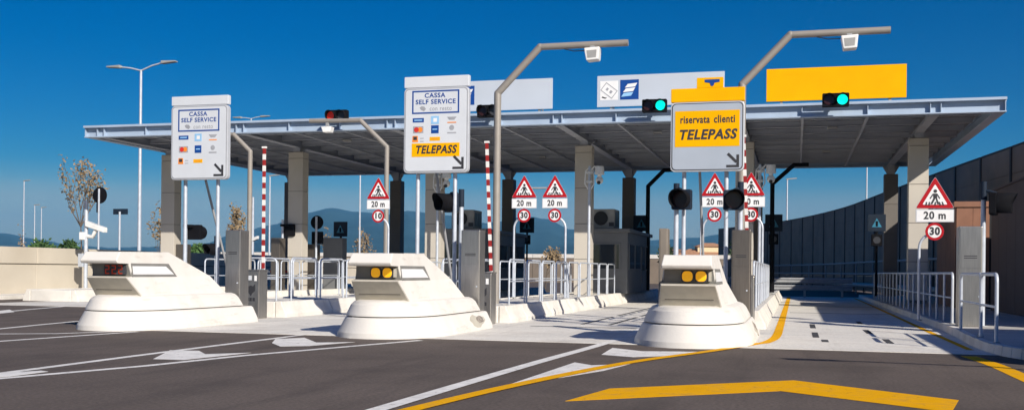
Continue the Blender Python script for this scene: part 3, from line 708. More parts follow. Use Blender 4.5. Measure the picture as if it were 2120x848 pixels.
# ---------------------------------------------------------------- round signal heads on poles
def pole_signal(x, y, z0, ztop, zsig, yaw, label, m='signal_black', r=.055, dia=.185, hs2=.225, side=0.0, lens='lens_dark', hm='signal_navy'):
    t = thing('pole_signal', label, 'traffic light', (x, y, z0))
    MB().cyl((0, 0, 0), (0, 0, ztop-z0-.42), r).build('pole', 'galvanised', t); MB().cyl((0, 0, ztop-z0-.42), (0, 0, ztop-z0), r*1.25).build('clamp', 'signal_navy', t)
    MB().cyl((0, 0, 0), (0, 0, .025), r*2.4).build('base_plate', 'galvanised_dull', t)
    rot = Matrix.Rotation(yaw, 4, 'Z'); off = Vector((side, -.16, zsig-z0))
    h = MB().prism(rrect(-hs2, hs2, -hs2, hs2, .04, 0), (0, .15, 0)).build('housing', hm, t, .015)
    h.matrix_local = Matrix.Translation(off) @ rot
    MB().cyl((0, -.02, 0), (0, -.001, 0), dia, n=24).build('lens', lens, h)
    mb = MB(); n = 24; vs = []
    for j in range(n+1):
        a = R(-60+300*j/n)
        for r_ in (dia+.015, dia+.03): vs.append((r_*math.cos(a), -.001, r_*math.sin(a))); vs.append((r_*math.cos(a), -.42*(.72+.28*max(0, math.sin(a))), r_*math.sin(a)))
    fs = []
    for j in range(n): b = 4*j; fs += [(b, b+4, b+5, b+1), (b+2, b+3, b+7, b+6), (b+1, b+5, b+7, b+3)]
    mb.add(vs, fs, True).build('visor', 'signal_black', h)
    MB().tube([(0, -.0, ztop-z0-.2), (side*.5, -.06, zsig-z0+hs2+.04), (side, -.07, zsig-z0+hs2)], .03, 8).build('bracket', 'signal_navy', t)
    return t
pole_signal(-7.78, 23.6, .385, 3.28, 2.95, R(-38), 'unlit round traffic light on a pole under the middle sign', side=-.26)
pole_signal(-2.62, 23.4, .385, 3.34, 2.97, R(-8), 'unlit round traffic light on the left pole below the yellow topped sign', side=.12)
pole_signal(-1.22, 23.65, .385, 3.38, 2.97, R(8), 'unlit round traffic light on the right pole below the yellow topped sign', side=-.14)
pole_signal(4.14, 25.8, KH, 3.50, 2.98, R(75), 'unlit round traffic light with deep visor on the right pavement', side=.26, hm='signal_black', dia=.21, hs2=.25)

# ---------------------------------------------------------------- pedestrian warning signs with speed disc
def ped_sign(x, y, z0, ztop, label, side, num='30', S=.86):
    """apex at ztop; plate and disc below; pole stands off to one side and bends in behind the disc"""
    t = thing('warning_sign', label, 'road sign', (x, y, z0), 'pedestrian warning signs')
    hT = S*.87; zt = ztop-z0; zb = zt-hT
    def tri(e, yy, th, m, name, par):
        c = (0, zb+hT/3); pts = []
        for px_, pz_ in ((-S/2, zb), (S/2, zb), (0, zt)):
            d = Vector((px_-c[0], 0, pz_-c[1])); k_ = 1-e
            p = Vector((c[0], yy, c[1]))+d*k_; pts.append(p)
        o = []
        for i_ in range(3):
            a, b, c_ = pts[i_-1], pts[i_], pts[(i_+1) % 3]; o += [q for q in arc_path(a, b, c_, .05*(1-e)+.005, 3)]
        return MB().prism(o, (0, th, 0)).build(name, m, par)
    bk = tri(-.02, -.012, .02, 'sign_frame', 'backing', t)
    tri(.0, -.016, .0035, 'sign_red', 'red_border', bk); wf = tri(.34, -.020, .0035, 'sign_white', 'white_field', bk)
    # walking figure on stripes
    yy = -.0205; zc = zb+.10; k_ = S/.9
    fig = MB()
    q = lambda *p: [(a*k_, yy, zc+b*k_) for a, b in p]
    fig.prism([(.045*math.cos(2*math.pi*i_/10)*k_+.005, yy, zc+(.33+.045*math.sin(2*math.pi*i_/10))*k_) for i_ in range(10)], (0, -.003, 0))
    fig.prism(q((-.05, .27), (.05, .27), (.05, .15), (-.04, .15)), (0, -.003, 0))
    fig.prism(q((-.04, .149), (.012, .149), (-.06, .0), (-.11, .0)), (0, -.003, 0)); fig.prism(q((.013, .149), (.05, .149), (.10, .0), (.05, .0)), (0, -.003, 0))
    fig.prism(q((-.051, .27), (-.051, .22), (-.11, .13), (-.13, .15)), (0, -.003, 0)); fig.prism(q((.051, .27), (.051, .22), (.10, .13), (.125, .15)), (0, -.003, 0))
    fig.build('walking_figure', 'ink', wf)
    for xx in (-.21, -.14, .0, .13, .20): MB().prism([(xx*k_-.022, yy, zc-.03), (xx*k_+.018, yy, zc-.03), (xx*k_+.03-.03*(xx > 0)*1.5, yy, zc+.06), (xx*k_-.005-.03*(xx > 0)*1.5, yy, zc+.06)], (0, -.0025, 0)).build('crossing_stripe', 'ink', wf)
    z1 = zb-.03; z2 = z1-.33
    pl = MB().box(-S/2, S/2, -.014, .004, z2, z1).build('distance_plate', 'sign_frame', t, .004)
    MB().box(-S/2+.02, S/2-.02, -.0175, -.0145, z2+.02, z1-.02).build('plate_face', 'sign_white', pl)
    text('20 m', .27, 'ink', pl, 0, -.020, (z1+z2)/2, bold=.008, width=S*.58)
    zd = z2-.24; rd = .225
    d = MB().cyl((0, -.016, zd), (0, .004, zd), rd, n=28).build('speed_disc', 'sign_red', t)
    MB().cyl((0, -.0195, zd), (0, -.0165, zd), rd*.72, n=28).build('disc_field', 'sign_white', d)
    text(num, .27, 'ink', d, 0, -.022, zd, bold=.012, width=.25)
    # pole
    xp = side*.36
    path = [(xp, .06, 0)] + arc_path((xp, .06, 0), (xp, .06, zd-.22), (0, .04, zd+.02), .22, 5) + [(side*.03, .045, zd)]
    MB().tube(path, .036, 10).build('pole', 'galvanised', t)
    MB().tube([(side*.03, .045, zd), (0, .045, zd+.10), (0, .045, zt-.25)], .028, 8).build('pole_top', 'galvanised', t)
    MB().cyl((xp, .06, 0), (xp, .06, .02), .09).build('base_plate', 'galvanised_dull', t)
    return t
z_ap = 4.53
ped_sign(-14.05, 33.4, .44, z_ap, 'pedestrian warning triangle above the middle nose, left of the middle sign', 1, '10')
ped_sign(-8.80, 33.4, .44, z_ap, 'left one of the pedestrian warning triangle pair right of the tall bent pole', -1)
ped_sign(-7.75, 33.4, .44, z_ap, 'right one of the pedestrian warning triangle pair right of the tall bent pole', 1)
ped_sign(-2.53, 33.4, .44, z_ap, 'pedestrian warning triangle left behind the yellow topped sign posts', -1)
ped_sign(-1.40, 33.4, .44, z_ap, 'pedestrian warning triangle behind the lift barrier of the yellow sign', 1)
ped_sign(3.42, 28.5, KH, 3.86, 'pedestrian warning triangle on the right pavement by the brown building', -1, S=.92)
t = thing('sign_crossbar', 'thin grey bar joining the pair of warning triangles', 'bar', (-8.28, 33.46, 4.10)); MB().cyl((-.52, 0, 0), (.52, 0, 0), .03).build('bar', 'galvanised_dull', t)
for s in (-1, 1): MB().box(s*.50-.04, s*.50+.04, -.04, .035, -.045, .045).build('clamp', 'galvanised_dull', t)

# ---------------------------------------------------------------- guard rails
def hoop(L, h=1.2, r=.026, mids=1, z0=0.):
    mb = MB(); a, b = Vector((0, 0, z0)), Vector((0, L, z0)); A, B = Vector((0, 0, h)), Vector((0, L, h)); c = .16
    return [a]+arc_path(a, A, B, c, 5)+arc_path(A, B, b, c, 5)+[b]
_rail = {}
def rail_panel(x, y, z0, L, label, group, mid=.62, posts=0, rz=0., h=1.2, r=.026):
    t = thing('guard_rail', label, 'railing', (x, y, z0), group, rz)
    key = (L, posts, h, r)
    if key not in _rail:
        parts = [MB().tube(hoop(L, h, r), r, 10).build('hoop', 'galvanised', t), MB().cyl((0, .0+r*.8, mid), (0, L-r*.8, mid), r*.7, n=8).build('mid_rail', 'galvanised', t)]
        for i in range(posts):
            yy = L*(i+1)/(posts+1); parts.append(MB().cyl((0, yy, 0), (0, yy, h-r*.8), r*.9, n=8).build('post', 'galvanised', t))
        for yy in (0, L): parts.append(MB().cyl((0, yy, 0), (0, yy, .015), .06, n=10).build('foot', 'galvanised_dull', t))
        _rail[key] = parts
    else:
        for p in _rail[key]: share(p, None, None, t)
    return t
names = {1: 'leftmost island', 2: 'middle island', 3: 'right island', 0: 'oncoming island'}
for i, n, ys in ((1, 8, 26.3), (2, 9, 26.3), (3, 8, 26.3), (0, 6, 32)):
    for s, sn in ((1, 'right'), (-1, 'left')):
        for k_ in range(n):
            if i == 0 and s < 0: continue
            rail_panel(IX[i]+s*.93, ys+k_*1.85, .435, 1.6, '%s rounded guard rail along the %s edge of the %s' % (ord_[k_], sn, names[i]), 'guard rails on the toll islands')
for i in (1, 2):
    rail_panel(IX[i]-.55, 26.15, .42, 1.1, 'guard rail crossing the front end of the %s' % names[i], 'guard rails on the toll islands', rz=-R(90))
rail_panel(3.66, 27.0, KH, 26, 'long many-post guard rail along the right pavement kerb', None, posts=17, h=1.22, r=.034)
rail_panel(3.40, 19.75, KH, 1.6, 'nearer one of the hoop rails before the steel cabinet on the right pavement', 'hoop rails on the right pavement', h=1.2, r=.034)
rail_panel(3.44, 21.6, KH, 2.5, 'farther one of the hoop rails before the steel cabinet on the right pavement', 'hoop rails on the right pavement', h=1.2, r=.034)

# ---------------------------------------------------------------- toll booths with roof unit
def booth(i, label):
    xc = IX[i]; t = thing('toll_booth', label, 'booth', (xc+.25, 43.6, .41)); W, L, Hh = 1.08, 7.0, 2.6
    b = MB().box(-W, W, 0, L, 0, Hh).build('body', 'booth_paint', t, .02)
    MB().box(-W-.10, W+.10, -.12, L+.12, Hh+.001, Hh+.16).build('roof', 'booth_paint', t, .02)
    fr = MB().box(-.55, .78, -.03, -.001, 1.0, 2.15).build('front_window', 'booth_paint', t, .005); MB().box(-.48, .71, -.034, -.0305, 1.06, 2.09).build('pane', 'dark_glass', fr)
    fr = MB().box(-.90, -.62, -.03, -.001, 1.35, 2.15).build('front_window', 'booth_paint', t); MB().box(-.87, -.65, -.034, -.0305, 1.38, 2.12).build('pane', 'dark_glass', fr)
    for s in (-1, 1):
        for y0, y1, z0 in ((.35, 1.8, 1.0), (2.0, 3.6, 1.0), (4.0, 5.0, .1), (5.3, 6.6, 1.0)):
            x0, x1 = (W+.001, W+.03) if s > 0 else (-W-.03, -W-.001); fr = MB().box(x0, x1, y0, y1, z0, 2.15).build('side_window' if z0 > .5 else 'door', 'booth_paint', t)
            x0, x1 = (W+.0305, W+.035) if s > 0 else (-W-.035, -W-.0305); MB().box(x0, x1, y0+.07, y1-.07, max(z0+.06, 1.0), 2.09).build('pane', 'dark_glass', fr)
    a = MB().box(-.60, .45, .35, 1.6, Hh+.17, Hh+1.02).build('air_conditioner', 'ac_paint', t, .03)
    MB().cyl((-.15, .345, Hh+.62), (-.15, .30, Hh+.62), .30, n=24).build('fan_grille', 'black', a)
    for k_ in range(4): MB().box(.4505, .47, .5+k_*.25, .66+k_*.25, Hh+.3, Hh+.9).build('louvre', 'display_dark', a)
    MB().box(.2, .42, .34, .3495, Hh+.28, Hh+.45).build('panel', 'display_dark', a)
    return t
booth(2, 'dark grey toll booth with roof air unit behind the warning triangle pair')
booth(1, 'dark grey toll booth with roof air unit behind the middle sign')

# blue pedestrian crossing squares on the rear half of the islands
def square_sign(x, y, zc, label, m='teal', s=.36):
    t = thing('crossing_sign', label, 'road sign', (x, y, .42), 'dark square signs under the canopy')
    zc -= .42; MB().cyl((0, .05, 0), (0, .05, zc+s*.8), .05).build('pole', 'signal_black', t)
    p = MB().box(-s, s, -.02, .02, zc-s, zc+s).build('plate', 'signal_navy', t, .01); MB().box(-s*.86, s*.86, -.024, -.0205, zc-s*.86, zc+s*.86).build('plate_face', 'signal_navy', p)  # blue sign drawn near-black: canopy shade put into its colours
    f = MB(); f.prism([(-s*.55, -.0245, zc-s*.5), (s*.55, -.0245, zc-s*.5), (0, -.0245, zc+s*.55)], (0, -.003, 0)); f.build('triangle', 'teal', p)
    f = MB(); f.prism([(-s*.12, -.028, zc-s*.42), (s*.12, -.028, zc-s*.42), (0.05, -.028, zc+s*.2), (-.05, -.028, zc+s*.2)], (0, -.002, 0)); f.build('figure', 'signal_black', p)
    h = MB().box(-.22, .22, -.16, -.03, zc-s-.62, zc-s-.12).build('signal_box', 'signal_black', t, .03); MB().cyl((0, -.175, zc-s-.37), (0, -.1605, zc-s-.37), .15).build('lens', 'display_dark', h)
    return t
for u, v, X, lb in ((1091, 466, -13.9, 'dark square sign behind the left warning triangle of the pair'), (1328, 462, -7.45, 'dark square sign right of the booth behind the warning triangle pair'), (1602, 461, -1.05, 'dark square sign right of the yellow topped sign under the canopy'), (705, 474, -20.2, 'dark square sign left of the middle nose under the canopy')):
    p = px(u, v, X); square_sign(p.x, p.y, p.z, lb, s=.40 if u > 800 else .34)
p = py(1809, 461, 46); square_sign(p.x+.12, p.y, p.z, 'dark square sign before the noise wall at the right lane', s=.36)

# ---------------------------------------------------------------- dome camera masts before the columns
def dome_mast(x, y, label):
    t = thing('camera_mast', label, 'camera', (x, y, .41), 'dome camera masts')
    MB().cyl((0, 0, 0), (0, 0, 5.0), .055).build('pole', 'galvanised', t)
    for z in (4.35, 4.7): MB().cyl((0, 0, z), (0, 0, z+.08), .13, n=16).build('ring', 'white_plastic', t)
    for a in (0., 1.9, 3.6): MB().tube([(0, 0, 4.95), (.16*math.cos(a), .16*math.sin(a), 4.8), (.18*math.cos(a), .18*math.sin(a), 4.3), (0.05*math.cos(a), .05*math.sin(a), 4.1)], .025, 8).build('cable_loop', 'white_plastic', t)
    MB().tube([(0, 0, 4.75), (.2, -.05, 4.98), (.40, -.05, 4.95)], .035, 8).build('bracket', 'white_plastic', t)
    c = MB().cyl((.40, -.05, 4.97), (.40, -.05, 4.66), .17, .19, n=20).build('dome_housing', 'white_plastic', t)
    MB().cyl((.40, -.05, 4.66), (.40, -.05, 4.56), .08).build('dome_neck', 'white_plastic', c); MB().sphere((.40, -.05, 4.44), .15).build('dome', 'white_plastic', c); MB().cyl((.40, -.05, 4.38), (.40, -.20, 4.33), .07).build('dome_lens', 'black', c)
    return t
for u, X, lb in ((1219, -7.75, 'white dome camera mast before the column right of the warning triangle pair'), (905, -14.2, 'white dome camera mast before the column under the middle sign'), (1572, -1.35, 'white dome camera mast before the column right of the yellow topped sign')):
    p = px(u, 500, X); dome_mast(p.x, min(p.y, 40.1), lb)

# oncoming island equipment, seen from behind
def back_signal(u, v, X, label, ztop=None, s=.26):
    p = px(u, v, X); t = thing('signal_back', label, 'traffic light', (p.x, p.y, .41), 'traffic lights seen from behind'); z = p.z-.41
    MB().cyl((0, 0, 0), (0, 0, z+.75*s/.26*.6), .05).build('pole', 'galvanised', t)
    h = MB().prism(rrect(-s, s, -s, s, .05, 0), (0, .18, 0)).build('housing', 'signal_black', t, .02); h.location = (s*1.0, .06, z)
    MB().cyl((0, .181, 0), (0, .5, .0), s*.85, s*.9, n=18, caps=True).build('visor', 'signal_black', h)
    MB().box(-.09, s, -.05, .055, z+s*.6, z+s).build('bracket', 'signal_black', t); return t
back_signal(585, 476, -21.4, 'black back of a traffic light left of the second column')
back_signal(385, 480, -20.6, 'black back of a traffic light right of the leftmost sign post')
p = px(655, 460, -20.3); t = thing('disc_sign_back', 'black back of a round sign right of the second column', 'road sign', (p.x, p.y, .41)); z = p.z-.41
MB().cyl((0, 0, 0), (0, 0, z+.25), .05).build('pole', 'galvanised', t); MB().cyl((0, .055, z), (0, .075, z), .30, n=26).build('disc', 'signal_black', t); MB().box(-.26, .26, .05, .20, z-.95, z-.40).build('lower_box', 'signal_black', t, .03)
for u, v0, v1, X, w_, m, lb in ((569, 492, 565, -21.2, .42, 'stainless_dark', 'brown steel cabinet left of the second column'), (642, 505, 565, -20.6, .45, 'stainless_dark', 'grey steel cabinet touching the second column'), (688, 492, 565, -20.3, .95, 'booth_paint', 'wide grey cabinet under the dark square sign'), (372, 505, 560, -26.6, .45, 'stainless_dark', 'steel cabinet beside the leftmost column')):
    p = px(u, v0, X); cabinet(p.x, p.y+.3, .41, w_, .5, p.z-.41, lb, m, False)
for u, v, X, lb, s_ in ((447, 516, -20.7, 'small traffic light with dim red lamp behind the leftmost nose', .22),):
    p = px(u, v, X); pole_signal(p.x, p.y, .41, p.z+.5, p.z, R(-20), lb, side=0, dia=.17, lens='lens_red')

def low_barrier(x0, x1, y, z, label):
    t = thing('lowered_barrier', label, 'barrier gate', (x0, y, .02), 'lowered lift barriers')
    MB().box(-.2, .2, -.2, .2, 0, 1.15).build('cabinet', 'stainless_dark', t, .02); n = 9; st = (x1-x0)/n
    for k_ in range(n): MB().box(k_*st+.001, (k_+1)*st-.001, -.27, -.21, z-.05, z+.05).build('stripe', ('barrier_red', 'barrier_white')[k_ % 2], t)
    return t
low_barrier(-19.4, -15.9, 44.5, 1.15, 'lowered red and white barrier between the second column and the middle nose')
low_barrier(-25.7, -22.2, 46.0, 1.15, 'lowered red and white barrier behind the leftmost steel cabinet')
# ================================================================= LEFT SIDE: retaining wall, poles, signs, lamp
wa, wb = Vector((-31.7, 24.0, 0)), Vector((-31.7, 92.0, 0)); wd = (wb-wa).normalized(); wn = Vector((-wd.y, wd.x, 0))
if wn.x < 0: wn = -wn
wr = thing('retaining_wall', 'cream concrete retaining wall behind the left lanes', 'wall', tuple(wa), None, math.atan2(wd.y, wd.x))
Lw = (wb-wa).length; pn = 10; st = Lw/pn
MB().box(0, Lw, .02, .34, 0, 2.05).build('core', 'dark_groove', wr)
for k_ in range(pn):
    MB().box(k_*st+.008, (k_+1)*st-.008, -.0, .35, -.02, 1.38).build('lower_panel', 'cream_wall', wr, .015)
    MB().box(k_*st+.008, (k_+1)*st-.008, -.05, .38, 1.42, 2.12).build('upper_panel', 'cream_wall', wr, .02)
    MB().box(k_*st+.008, (k_+1)*st-.008, -1.9, -.005, -.02, .16).build('kerb_block', 'barrier_concrete', wr, .03)
def on_wall(u, v, off):                        # point on a line parallel to the wall, off metres in front of it
    d = ray(u, v); a = wa-Vector((wn.x, wn.y, 0))*0+wn*off
    # solve CP.xy + t d.xy = a + s wd
    den = d.x*wd.y - d.y*wd.x; t = ((a.x-CP.x)*wd.y - (a.y-CP.y)*wd.x)/den; return CP+d*t
# make sure wall faces the camera: flip if needed is handled by wn
p = on_wall(177, 602, 1.15); t = thing('camera_pole', 'thin pole with white camera before the cream wall', 'camera', (p.x, p.y, .15)); zt = on_wall(177, 415, 1.15).z-.15
MB().cyl((0, 0, 0), (0, 0, zt), .085).build('pole', 'galvanised', t); MB().cyl((0, 0, 0), (0, 0, .03), .22).build('base_plate', 'galvanised_dull', t)
zc = on_wall(190, 468, 1.15).z-.15
c = MB().prism([(.05, -.16, zc+.22), (.05, -.16, zc-.02), (1.0, -.16, zc-.30), (1.0, -.16, zc-.08)], (0, .30, 0)).build('camera_housing', 'white_plastic', t, .02)
MB().tube([(0, 0, zc-.45), (.35, 0, zc-.48), (.5, 0, zc-.2)], .09, 8).build('camera_bracket', 'white_plastic', t)
MB().box(-.28, .0, -.12, .12, zc-.62, zc-.28).build('junction_box', 'white_plastic', t, .02); MB().box(-.32, -.0851, -.13, .13, 1.15, 1.75).build('junction_box', 'galvanised', t, .02)

def on_dist(u, v, Y): return py(u, v, Y)
p = py(206, 404, 62); t = thing('disc_sign_back', 'dark back of a round sign on a pole above the cream wall', 'road sign', (p.x, p.y, 0)); z = p.z
MB().cyl((0, -.06, 0), (0, -.06, z+.45), .07).build('pole', 'galvanised', t); MB().cyl((0, .02, z), (0, .05, z), .58, n=30).build('disc', 'signal_black', t); MB().box(-.25, .0, .0, .06, z-1.2, z-.55).build('rail', 'signal_navy', t)
p = py(249, 438, 66); t = thing('board_sign_back', 'dark back of a narrow board sign beside the street lamp', 'road sign', (p.x, p.y, 0)); z = p.z
MB().cyl((0, -.06, 0), (0, -.06, z), .08).build('pole', 'galvanised', t); MB().box(-.62, .62, 0, .06, z-.2, z+.22).build('board', 'signal_navy', t, .01); MB().box(-.3, .3, -.05, -.001, z-.05, z+.05).build('rail', 'signal_navy', t)

def street_lamp(u, v_top, v_base, Y, arms, label, r=.11, group='street lamps'):
    a = py(u, v_top, Y); t = thing('street_lamp', label, 'street lamp', (a.x, a.y, 0), group); h = a.z
    MB().cyl((0, 0, 0), (0, 0, h), r*1.25, r*.7, n=12).build('pole', 'galvanised', t)
    for s, L, dz in arms:
        arm = MB().tube([(0, 0, h-.05), (s*L*.5, 0, h+dz*.6), (s*L, 0, h+dz)], r*.5, 8).build('arm', 'galvanised', t)
        MB().prism([(s*L*.97, -.18, h+dz-.09), (s*(L+1.0), -.14, h+dz+.0), (s*(L+1.0), -.14, h+dz+.09), (s*L*.97, -.18, h+dz+.12)], (0, .34, 0)).build('lamp_head', 'ac_paint', t, .04)
    return t
street_lamp(292, 145, 520, 58, ((-1, 1.55, .25), (1, 1.6, .4)), 'tall double-armed street lamp left of the canopy')
for u, v, Y, lb in ((50, 375, 130, 'faint lamp pole farthest left behind the cream wall'), (72, 425, 150, 'faint short lamp pole behind the hedge, second from the left edge'), (86, 430, 165, 'faint lamp pole behind the hedge, third from the left edge'), (559, 365, 95, 'thin pale lamp pole right of the left lift barrier'), (524, 408, 60, 'thin white pole just left of the left lift barrier'), (746, 345, 95, 'thin pale lamp pole left of the middle nose warning triangle'), (1630, 372, 115, 'thin pale lamp pole above the far end of the noise wall'), (1795, 330, 115, 'thin pale lamp pole above the middle of the noise wall'), (1451, 430, 140, 'small lamp pole above the yellow house'), (1415, 430, 120, 'thin lamp pole left of the yellow house')):
    a = py(u, v, Y); t = thing('lamp_pole', lb, 'street lamp', (a.x, a.y, 0), 'thin lamp poles in the distance')
    MB().cyl((0, 0, 0), (0, 0, a.z), .11, .07, n=10).build('pole', 'galvanised', t)
    if u == 524: MB().prism([(-.3, -.12, a.z-3.0), (.4, -.12, a.z-2.7), (.4, -.12, a.z-2.5), (-.3, -.12, a.z-2.75)], (0, .24, 0)).build('camera_housing', 'white_plastic', t, .02)
    else: MB().prism([(-.1, -.1, a.z), (1.0, -.1, a.z+.1), (1.0, -.1, a.z+.2), (-.1, -.1, a.z+.12)], (0, .25, 0)).build('lamp_head', 'ac_paint', t)
for u, v, Y, lb in ((520, 242, 100, 'far lamp head pair just above the canopy left of the red traffic light'),):
    street_lamp(u, v+3, 520, Y, ((-1, 1.2, .1), (1, 1.2, .15)), lb)

# ================================================================= TREES AND HEDGE
def tree(p, h, rad, label, nleaf, leaf='leaf_brown', ls=.16, seed=1, group='bare autumn trees'):
    rd = random.Random(seed); t = thing('autumn_tree', label, 'tree', tuple(p), group); mb = MB(); tips = []
    def branch(a, d, L, r, lev):
        pts = [a]; q = a.copy(); dd = d.copy()
        for _ in range(4): dd = (dd+Vector((rd.uniform(-.18, .18), rd.uniform(-.18, .18), rd.uniform(-.03, .12)))).normalized(); q = q+dd*L/4; pts.append(q.copy())
        for i_ in range(4): mb.cyl(pts[i_], pts[i_+1], r*(1-.2*i_), r*(1-.2*(i_+1)), n=5, caps=False)
        if lev >= 2: tips.extend(pts[1:])
        if lev < 3:
            for _ in range((7, 4, 3)[lev]):
                k_ = rd.uniform(.35, 1.); b = pts[0].lerp(pts[-1], k_) if False else pts[min(4, 1+int(k_*3.5))]
                a_ = rd.uniform(0, 6.283); sp = rd.uniform(.35, .75); nd = (dd*(1-sp*.35)+Vector((math.cos(a_), math.sin(a_), .25))*sp).normalized()
                branch(b, nd, L*rd.uniform(.45, .7), r*.5, lev+1)
    branch(Vector((0, 0, 0)), Vector((0, 0, 1)), h*.5, max(.05, h*.014), 0)
    k_ = h/max(.1, max(v[2] for v in mb.v)); kr = rad/max(.1, max(math.hypot(v[0], v[1]) for v in mb.v))
    mb.v = [(x*kr, y*kr, z*k_) for x, y, z in mb.v]; mb.build('trunk', 'bark', t)
    lf = MB()
    for _ in range(nleaf):
        q = rd.choice(tips); q = Vector((q.x*kr, q.y*kr, q.z*k_))+Vector((rd.gauss(0, .16), rd.gauss(0, .16), rd.gauss(0, .16)))
        a = Vector((rd.gauss(0, 1), rd.gauss(0, 1), rd.gauss(0, 1))).normalized(); b = a.orthogonal().normalized(); s = ls*rd.uniform(.5, 1.2)
        lf.add([q, q+a*s+b*s*.45, q+a*s*1.9, q+a*s-b*s*.45], [(0, 1, 2, 3)])
    o = lf.build('crown', leaf, t); return t
def tree_px(u, v_top, v_base, Y, rad_px, label, nleaf, seed, leaf='leaf_brown', ls=.16):
    a = py(u, v_top, Y); tree((a.x, a.y, 0), a.z, rad_px*Y*1.2/F, label, nleaf, leaf, ls, seed)
tree_px(172, 322, 520, 72, 74, 'sparse autumn tree with few brown leaves above the cream wall', 620, 3, ls=.17)
tree_px(328, 400, 520, 76, 22, 'small brown autumn tree left of the leftmost column', 300, 5, ls=.2)
tree_px(492, 425, 520, 95, 24, 'rounded pale brown tree between the cabinet and the sign post', 900, 8, ls=.2)
tree_px(46, 455, 520, 105, 7, 'tiny brown tree top at the far left over the wall', 60, 9)
tree_px(600, 455, 530, 105, 20, 'brown tree behind the second column', 300, 11)
tree_px(680, 470, 530, 110, 14, 'small brown tree right of the round sign back', 150, 12)
tree_px(765, 472, 530, 100, 22, 'brown tree left of the warning triangle pole above the middle nose', 300, 13)
tree_px(740, 482, 530, 120, 14, 'pale brown tree next to the thin pale lamp pole', 200, 14)
tree_px(1130, 515, 560, 75, 26, 'low yellowish shrub tree behind the warning triangle pair', 500, 15)
tree_px(1535, 500, 545, 110, 16, 'dark green tree right of the yellow house', 1200, 16, 'leaf_dark', .3)
tree_px(1380, 512, 545, 110, 16, 'dark green tree left of the yellow house', 700, 17, 'leaf_dark', .3)
def hedge(u0, u1, v, Y, label, seed, n=2600):
    rd = random.Random(seed); a, b = py(u0, v, Y), py(u1, v, Y); t = thing('round_bush', label, 'bush', (a.lerp(b, .5).x, Y, 0), 'green bushes behind the cream wall')
    W = (b.x-a.x)/2; h = a.z; st = MB()
    for k_ in range(3): st.cyl((W*(k_-1)*.5, 0, 0), (W*(k_-1)*.4, 0, h*.6), .1, .04, n=6)
    st.build('stem', 'bark', t); lf = MB()
    for _ in range(n):
        th = rd.uniform(0, 6.283); ph = math.acos(rd.uniform(-.6, 1)); k_ = rd.uniform(.75, 1.02)*(1+.10*math.sin(5*th)*math.sin(4*ph))
        q = Vector((W*k_*math.sin(ph)*math.cos(th), W*.7*k_*math.sin(ph)*math.sin(th), h*.45+h*.52*k_*math.cos(ph)))
        d = Vector((rd.gauss(0, 1), rd.gauss(0, 1), rd.gauss(0, 1))).normalized(); e = d.orthogonal().normalized(); s = rd.uniform(.10, .22)
        lf.add([q, q+d*s+e*s*.5, q+d*s*2, q+d*s-e*s*.5], [(0, 1, 2, 3)])
    lf.build('foliage', 'leaf_green', t)
hedge(55, 118, 497, 80, 'round green bush behind the cream wall, nearer the left edge', 1)
hedge(120, 168, 496, 82, 'round green bush behind the cream wall at the camera pole', 2)
hedge(385, 440, 505, 80, 'green bush behind the leftmost sign posts', 3)

# ================================================================= RIGHT SIDE: building and noise wall
bd = thing('service_building', 'brown clad low building on the right pavement', 'building', (0, 0, 0))
def clad(x0, x1, y0, y1, z0, z1, m, along, n):
    core = MB().box(x0+.03, x1-.03, y0+.03, y1-.03, z0, z1-.03).build('wall', 'black', bd)
    for k_ in range(n):
        if along == 'y':
            a, b = y0+(y1-y0)*k_/n, y0+(y1-y0)*(k_+1)/n; MB().box(x0, x0+.028, a+.01, b-.01, z0, z1).build('cladding_panel', m, core)
        else:
            a, b = x0+(x1-x0)*k_/n, x0+(x1-x0)*(k_+1)/n; MB().box(a+.01, b-.01, y0, y0+.028, z0, z1).build('cladding_panel', m, core)
    return core
c = clad(6.35, 12, 24.6, 38.0, KH, 4.15, 'dark_clad', 'y', 10); MB().box(6.38, 12, 24.571, 24.629, KH, 4.14).build('front_cladding', 'dark_clad', c)
MB().box(6.31, 12.1, 24.5, 38.05, 4.155, 4.21).build('parapet', 'dark_clad', c)
c = clad(5.5, 9, 40.0, 45.0, KH, 3.78, 'brown_clad', 'y', 4); 
for k_ in range(2): MB().box(5.53+k_*.55, 6.07+k_*.55, 39.985, 40.028, KH, 3.76).build('cladding_panel', 'brown_trim', c)
MB().box(5.44, 9.1, 39.93, 45.1, 3.785, 3.98).build('roof_edge', 'brown_trim', c)
for k_ in range(18): MB().box(5.9, 6.3, 39.955, 39.984, .35+k_*.135, .43+k_*.135).build('vent_slat', 'brown_trim', c)
# unseen cabin added outside the frame to cast shade across the pavement
sc = thing('shade_cabin', 'unseen brown cabin added right outside the picture to shade the pavement', 'cabin', (0, 0, 0))
b = MB().box(7.4, 10.6, 13.2, 20.3, KH, 3.45).build('body', 'dark_clad', sc); MB().box(7.3, 10.7, 13.1, 20.4, 3.4505, 3.6).build('roof', 'dark_clad', sc); MB().box(7.38, 7.3995, 16.4, 17.3, KH+.02, 2.2).build('door', 'brown_clad', b)
t = thing('street_lamp', 'unseen slim street lamp added right outside the picture for its shadow', 'street lamp', (12.0, 7.7, 0), 'street lamps')  # unseen lamp, added so its arm casts a thin shadow on the asphalt
MB().cyl((0, 0, 0), (0, 0, 7.0), .09, .06).build('pole', 'galvanised', t); MB().cyl((0, 0, 6.95), (-2.2, .2, 7.0), .045).build('arm', 'galvanised', t); MB().box(-2.9, -2.1, .1, .32, 6.93, 7.05).build('lamp_head', 'ac_paint', t, .03)

